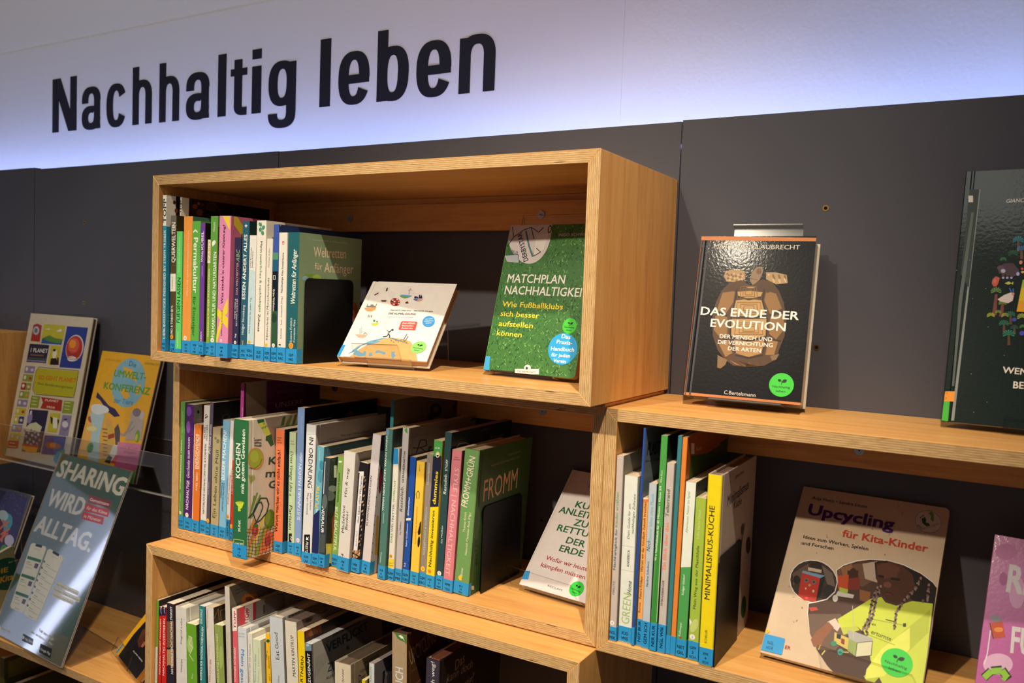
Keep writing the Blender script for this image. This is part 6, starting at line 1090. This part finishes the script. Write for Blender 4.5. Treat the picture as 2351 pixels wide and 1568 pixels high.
# ------------------------------------------------------------------ tilted poster in its acrylic holder
MJ = basis((-0.6191, -0.252, -0.6805), *frame(-0.075, 0.3733))
h_ = thing('poster_holder', 'tall slanted clear acrylic holder on the low shelf box around the green poster', 'holder', MJ); W_, H_ = 0.2981, 0.4274
mb = MB(); mb.box((-0.002, -0.0022, 0), (W_ + 0.004, -0.0002, H_ + 0.001), 0, {'+x': 1, '-x': 1, '+z': 1, '-z': 1}); mb.build('front_pane', [acrylic(), E_], h_)
mb = MB(); mb.box((-0.002, 0.0008, 0), (W_ + 0.004, 0.0028, H_ + 0.001), 0, {'+x': 1, '-x': 1, '+z': 1, '-z': 1}); mb.build('back_pane', [acrylic(), E_], h_)
inv = MJ.inverted(); fp = [at(146, 1538, z=-0.6845), at(270, 1488, z=-0.6845), at(179, 1434, z=-0.6845)]; fp[0].y = max(fp[0].y, -0.2585); v4 = fp[0] + (fp[2] - fp[1]); fp.append(Vector((v4.x, max(v4.y, -0.258), v4.z)))
mb = MB(); mb.prism([inv @ p for p in fp], MJ.to_3x3().inverted() @ Vector((0, 0, 0.003)), 0, 1); mb.build('base_plate', [acrylic(), acrylic_edge('8a7a68', 'acrylic_brown_edge')], h_)
ps = thing('poster', 'green poster with the words Sharing wird Alltag and two phone drawings', 'poster', MJ)
mb = MB(); mb.box((0, 0, 0.001), (W_, 0.0006, H_)); mb.build('sheet', ink('2c5a46', 0.6), ps)
f = Face(ps, (0, 0, 0), (1, 0, 0), (0, 0, 1), (0, -1, 0), 'poster'); f.crop = cJ; f.W, f.H = W_, H_
f.poly('5c5c2e', (262, 1262), (272, 1215), (292, 1200), (320, 1212), (370, 1258), (435, 1278), (390, 1470), (330, 1440), (240, 1380))
f.text('SHARING', 352, 252, 768, 382, 118, 'e4e1cc', 3.2, .1); f.text('WIRD', 288, 438, 512, 510, 118, 'e4e1cc', 3.2, .1); f.text('ALLTAG.', 212, 602, 566, 738, 118, 'e4e1cc', 3.2, .1)
for i, (x, y, w_) in enumerate(((565, 376, 140), (545, 430, 150), (528, 482, 132))):
    f.poly('c0505c', (x, y), (x + w_, y + w_ * .28), (x + w_ - 10, y + w_ * .28 + 46), (x - 12, y + 46)); f.text(('Gemeinsam', 'für das Klima', 'in Münster.')[i], x + 2, y + 36, x + w_ - 18, y + 36 + (w_ - 20) * .28, 22, 'ecd6d4', 1.2, .1)
def phone(x0, y0, x1, y1, x2, y2, x3, y3, hs):
    def L(u, v): return (x0 + (x1 - x0) * u + (x3 - x0) * v + ((x2 - x1) - (x3 - x0)) * u * v, y0 + (y1 - y0) * u + (y3 - y0) * v + ((y2 - y1) - (y3 - y0)) * u * v)
    def Q(h, u0, v0, u1, v1): f.poly(h, L(u0, v0), L(u1, v0), L(u1, v1), L(u0, v1))
    f.poly('e2e2d4', L(.1, 0), L(.9, 0), L(1, .03), L(1, .97), L(.9, 1), L(.1, 1), L(0, .97), L(0, .03)); Q('2e3f48', .3, 0, .7, .035)
    if hs:
        for v in (.20, .47, .74): Q('3f7a68', .05, v, .95, v + .045); Q('6a5a7a', .65, v + .07, .88, v + .14); Q('8a8a80', .1, v + .08, .35, v + .09); Q('a8a89c', .1, v + .11, .5, v + .118); Q('b4b4a8', .1, v + .16, .6, v + .167)
    else:
        for k in range(8): v = .2 + k * .095; f.ell('6a6a78', *L(.06, v), 6, 8); Q('8a8a84', .2, v + .01, .45, v + .018); Q('a8a89c', .2, v + .04, .92, v + .047)
    Q('c4c4b8', .3, .07, .7, .078); Q('5a5a58', .35, .975, .65, .98)
phone(200, 678, 298, 705, 150, 1125, 62, 1090, True); phone(308, 712, 408, 770, 232, 1182, 150, 1130, False)
for i, (x0, y0, x1, y1) in enumerate(((360, 925, 502, 988), (345, 958, 510, 1030), (338, 992, 468, 1045))): f.poly('d8d8c8', (x0, y0), (x1, y1), (x1 - 8, y1 + 28), (x0 - 8, y0 + 26)); f.text(('Legt los und teilt, was', 'Nachbarn, Dinge & Initiativen', 'findet, leiht & teilt'), *(0,) * 5) if False else f.text(('Sag Hallo zu allen neuen', 'Nachbarn, Dingen & Initiativen', 'Konferenz, Leihen & teilen')[i], x0 - 2, y0 + 20, x1 - 10, y1 + 20, 13, '5a5a50', .4)
f.poly('1f2c34', (148, 1255), (212, 1290), (206, 1330), (140, 1300)); f.text('App Store', 158, 1292, 208, 1318, 16, 'd8dcd8', .8); f.ell('d8dcd8', 150, 1280, 7, 11)
f.poly('1c2226', (258, 1318), (330, 1352), (320, 1412), (248, 1372)); f.text('Google Play', 256, 1358, 318, 1392, 17, 'dcdcd4', .8)
f.text('Teilt eure Dinge', 244, 1238, 338, 1300, 20, 'd8dac8', .8); f.text('über die kleine Teil App', 195, 1248, 332, 1330, 16, 'd8dac8', .5); f.text('Kleine Teil', 0, 1222, 60, 1250, 15, 'dcdcd4', .8); f.poly('dcdcd4', (-8, 1228), (4, 1200), (12, 1230), (2, 1240)); f.bar('dcdcd4', 14, 1240, 58, 1258, 3)
f.clip(); f.done()

# ------------------------------------------------------------------ things on the low shelf box beside the poster
def co(f):
    f.crop = cK
    f.poly('3c3c6c', (0, 205), (285, 290), (140, 860), (0, 900)); random.seed(9)
    for i in range(90): f.ell(('54548c', '7a6a9c', '2c2c54', '8a5c7c')[i % 4], random.uniform(-150, 270), random.uniform(215, 700), 8, 3, 15, 8)
    f.ell('4a9ab0', 60, 560, 70, 110, 20); f.ell('a8c4cc', 30, 480, 60, 60); f.ell('b8b4d4', 100, 740, 50, 60); f.ell('6a2c3c', -20, 620, 60, 120)
    for P in (((0, 620), (50, 570), (100, 540)), ((10, 680), (60, 640), (108, 620)), ((0, 740), (40, 700), (90, 660)), ((30, 520), (60, 560), (75, 600)), ((20, 760), (30, 700), (70, 640))): f.line('c8745c', P, 18)
    f.green_sticker(38, 840, 0.013, '3a9a3c', -.2)
MK = display_book(-1.0287, -0.1348, -0.6787, 0.21, 0.2641, 0.010, -0.0098, 0.3405, '14131c', '1a1824', 'dark picture book with purple night painting and black margin at the left edge', cK, co, pages='8a7a5a')
stand(MK, 0.04, 0.17, 0.2, 0.010, 'clear stand under the dark purple picture book at the left edge', lip_h=0.02, zf=Z6)
MLx = basis((-0.689, -0.2525, -0.6838), *frame(2.153, 0.10))
b_ = thing('book', 'olive green paperback with dark green disc and yellow letters, half hidden behind the poster', 'book', MLx); book_geo(b_, 0.19, 0.012, 0.138, False, 'b4b68c', 'a9ae84', 'd8ccb0')
f = Face(b_, (0, 0, 0), (1, 0, 0), (0, 0, 1), (0, -1, 0), 'cover'); f.W, f.H = 0.19, 0.138; f.crop = cK
f.ell('1f5a4c', 70, 1095, 200, 165, -28); f.text('DIE', -70, 1112, 85, 1072, 52, 'e2b62c', 2); f.text('Kita', 0, 1195, 138, 1148, 62, 'e2b62c', 2, .2); f.text('für eine', 90, 985, 215, 945, 18, 'c8d0a8', .4); f.clip(); f.done()
def co(f):
    f.crop = (0, 1350, 6.53)
    f.polyuv('1c1a1c', [(0.024, 0.0), (0.16, 0.0), (0.16, 0.235), (0.05, 0.235), (0.03, 0.12), (0.018, 0.05)])
    f.poly('5a3024', (2140, 620), (2060, 800), (2080, 900), (2180, 800), (2250, 600)); f.poly('b06a50', (2160, 800), (2110, 880), (2140, 890), (2200, 820)); f.text('KLIMA KRIEG', 1995, 950, 2130, 1110, 20, 'e4e0d4', .8)
    f.poly('4f93bc', (1845, 830), (1862, 845), (1755, 975), (1732, 968))
MM = display_book(-0.2761, -0.1776, -0.6722, 0.16, 0.235, 0.015, -0.3597, 0.7093, 'e6ab1c', 'eab820', 'golden yellow book with black photo, turned aside next to the lowest box', cK, co, hard=False, pages='e0a040')
stand(MM, 0.03, 0.13, 0.17, 0.015, 'clear stand with dark-edged lip under the golden yellow book', lip=[(-0.012, -0.004), (0.11, -0.004), (0.085, 0.022), (-0.03, 0.024)], zf=Z6)
# inside the low shelf box: two books seen under its top board at the left
for nm, x0, T_, hh, y_, lab_, h1 in (('Handbuch', -0.640, 0.016, 0.255, -0.225, 'dark olive book with the word part buch, inside the low box at bottom left', '4a4a22'), ('Garten', -0.598, 0.014, 0.20, -0.225, 'short dark book with a pale square mark inside the low box', '3a3a28')):
    t = thing('book', lab_, 'book', basis((x0 + T_, y_, -1.030 + TH + BL), (0, 1, 0), (-1, 0, 0), (0, 0, 1))); book_geo(t, 0.16, T_, hh, False, h1, h1)
    f = Face(t, (0, 0, 0), (1, 0, 0), (0, 0, 1), (0, -1, 0), 'cover'); f.W, f.H = 0.16, hh
    if nm == 'Handbuch': f.textuv('Handbuch', Vector((0.012, hh - 0.085)), Vector((1, 0)), 0.11, 0.022, '1a1c10', 1.5); f.polyuv('6a6a30', [(0.01, hh - .01), (0.15, hh - .01), (0.15, hh - .05), (0.01, hh - .05)])
    else: f.polyuv('8a8450', [(0.02, hh - .02), (0.06, hh - .02), (0.06, hh - .05), (0.02, hh - .05)]); f.textuv('e', Vector((0.03, hh - 0.045)), Vector((1, 0)), 0.015, 0.016, '1a1c10', 1)
    f.done()
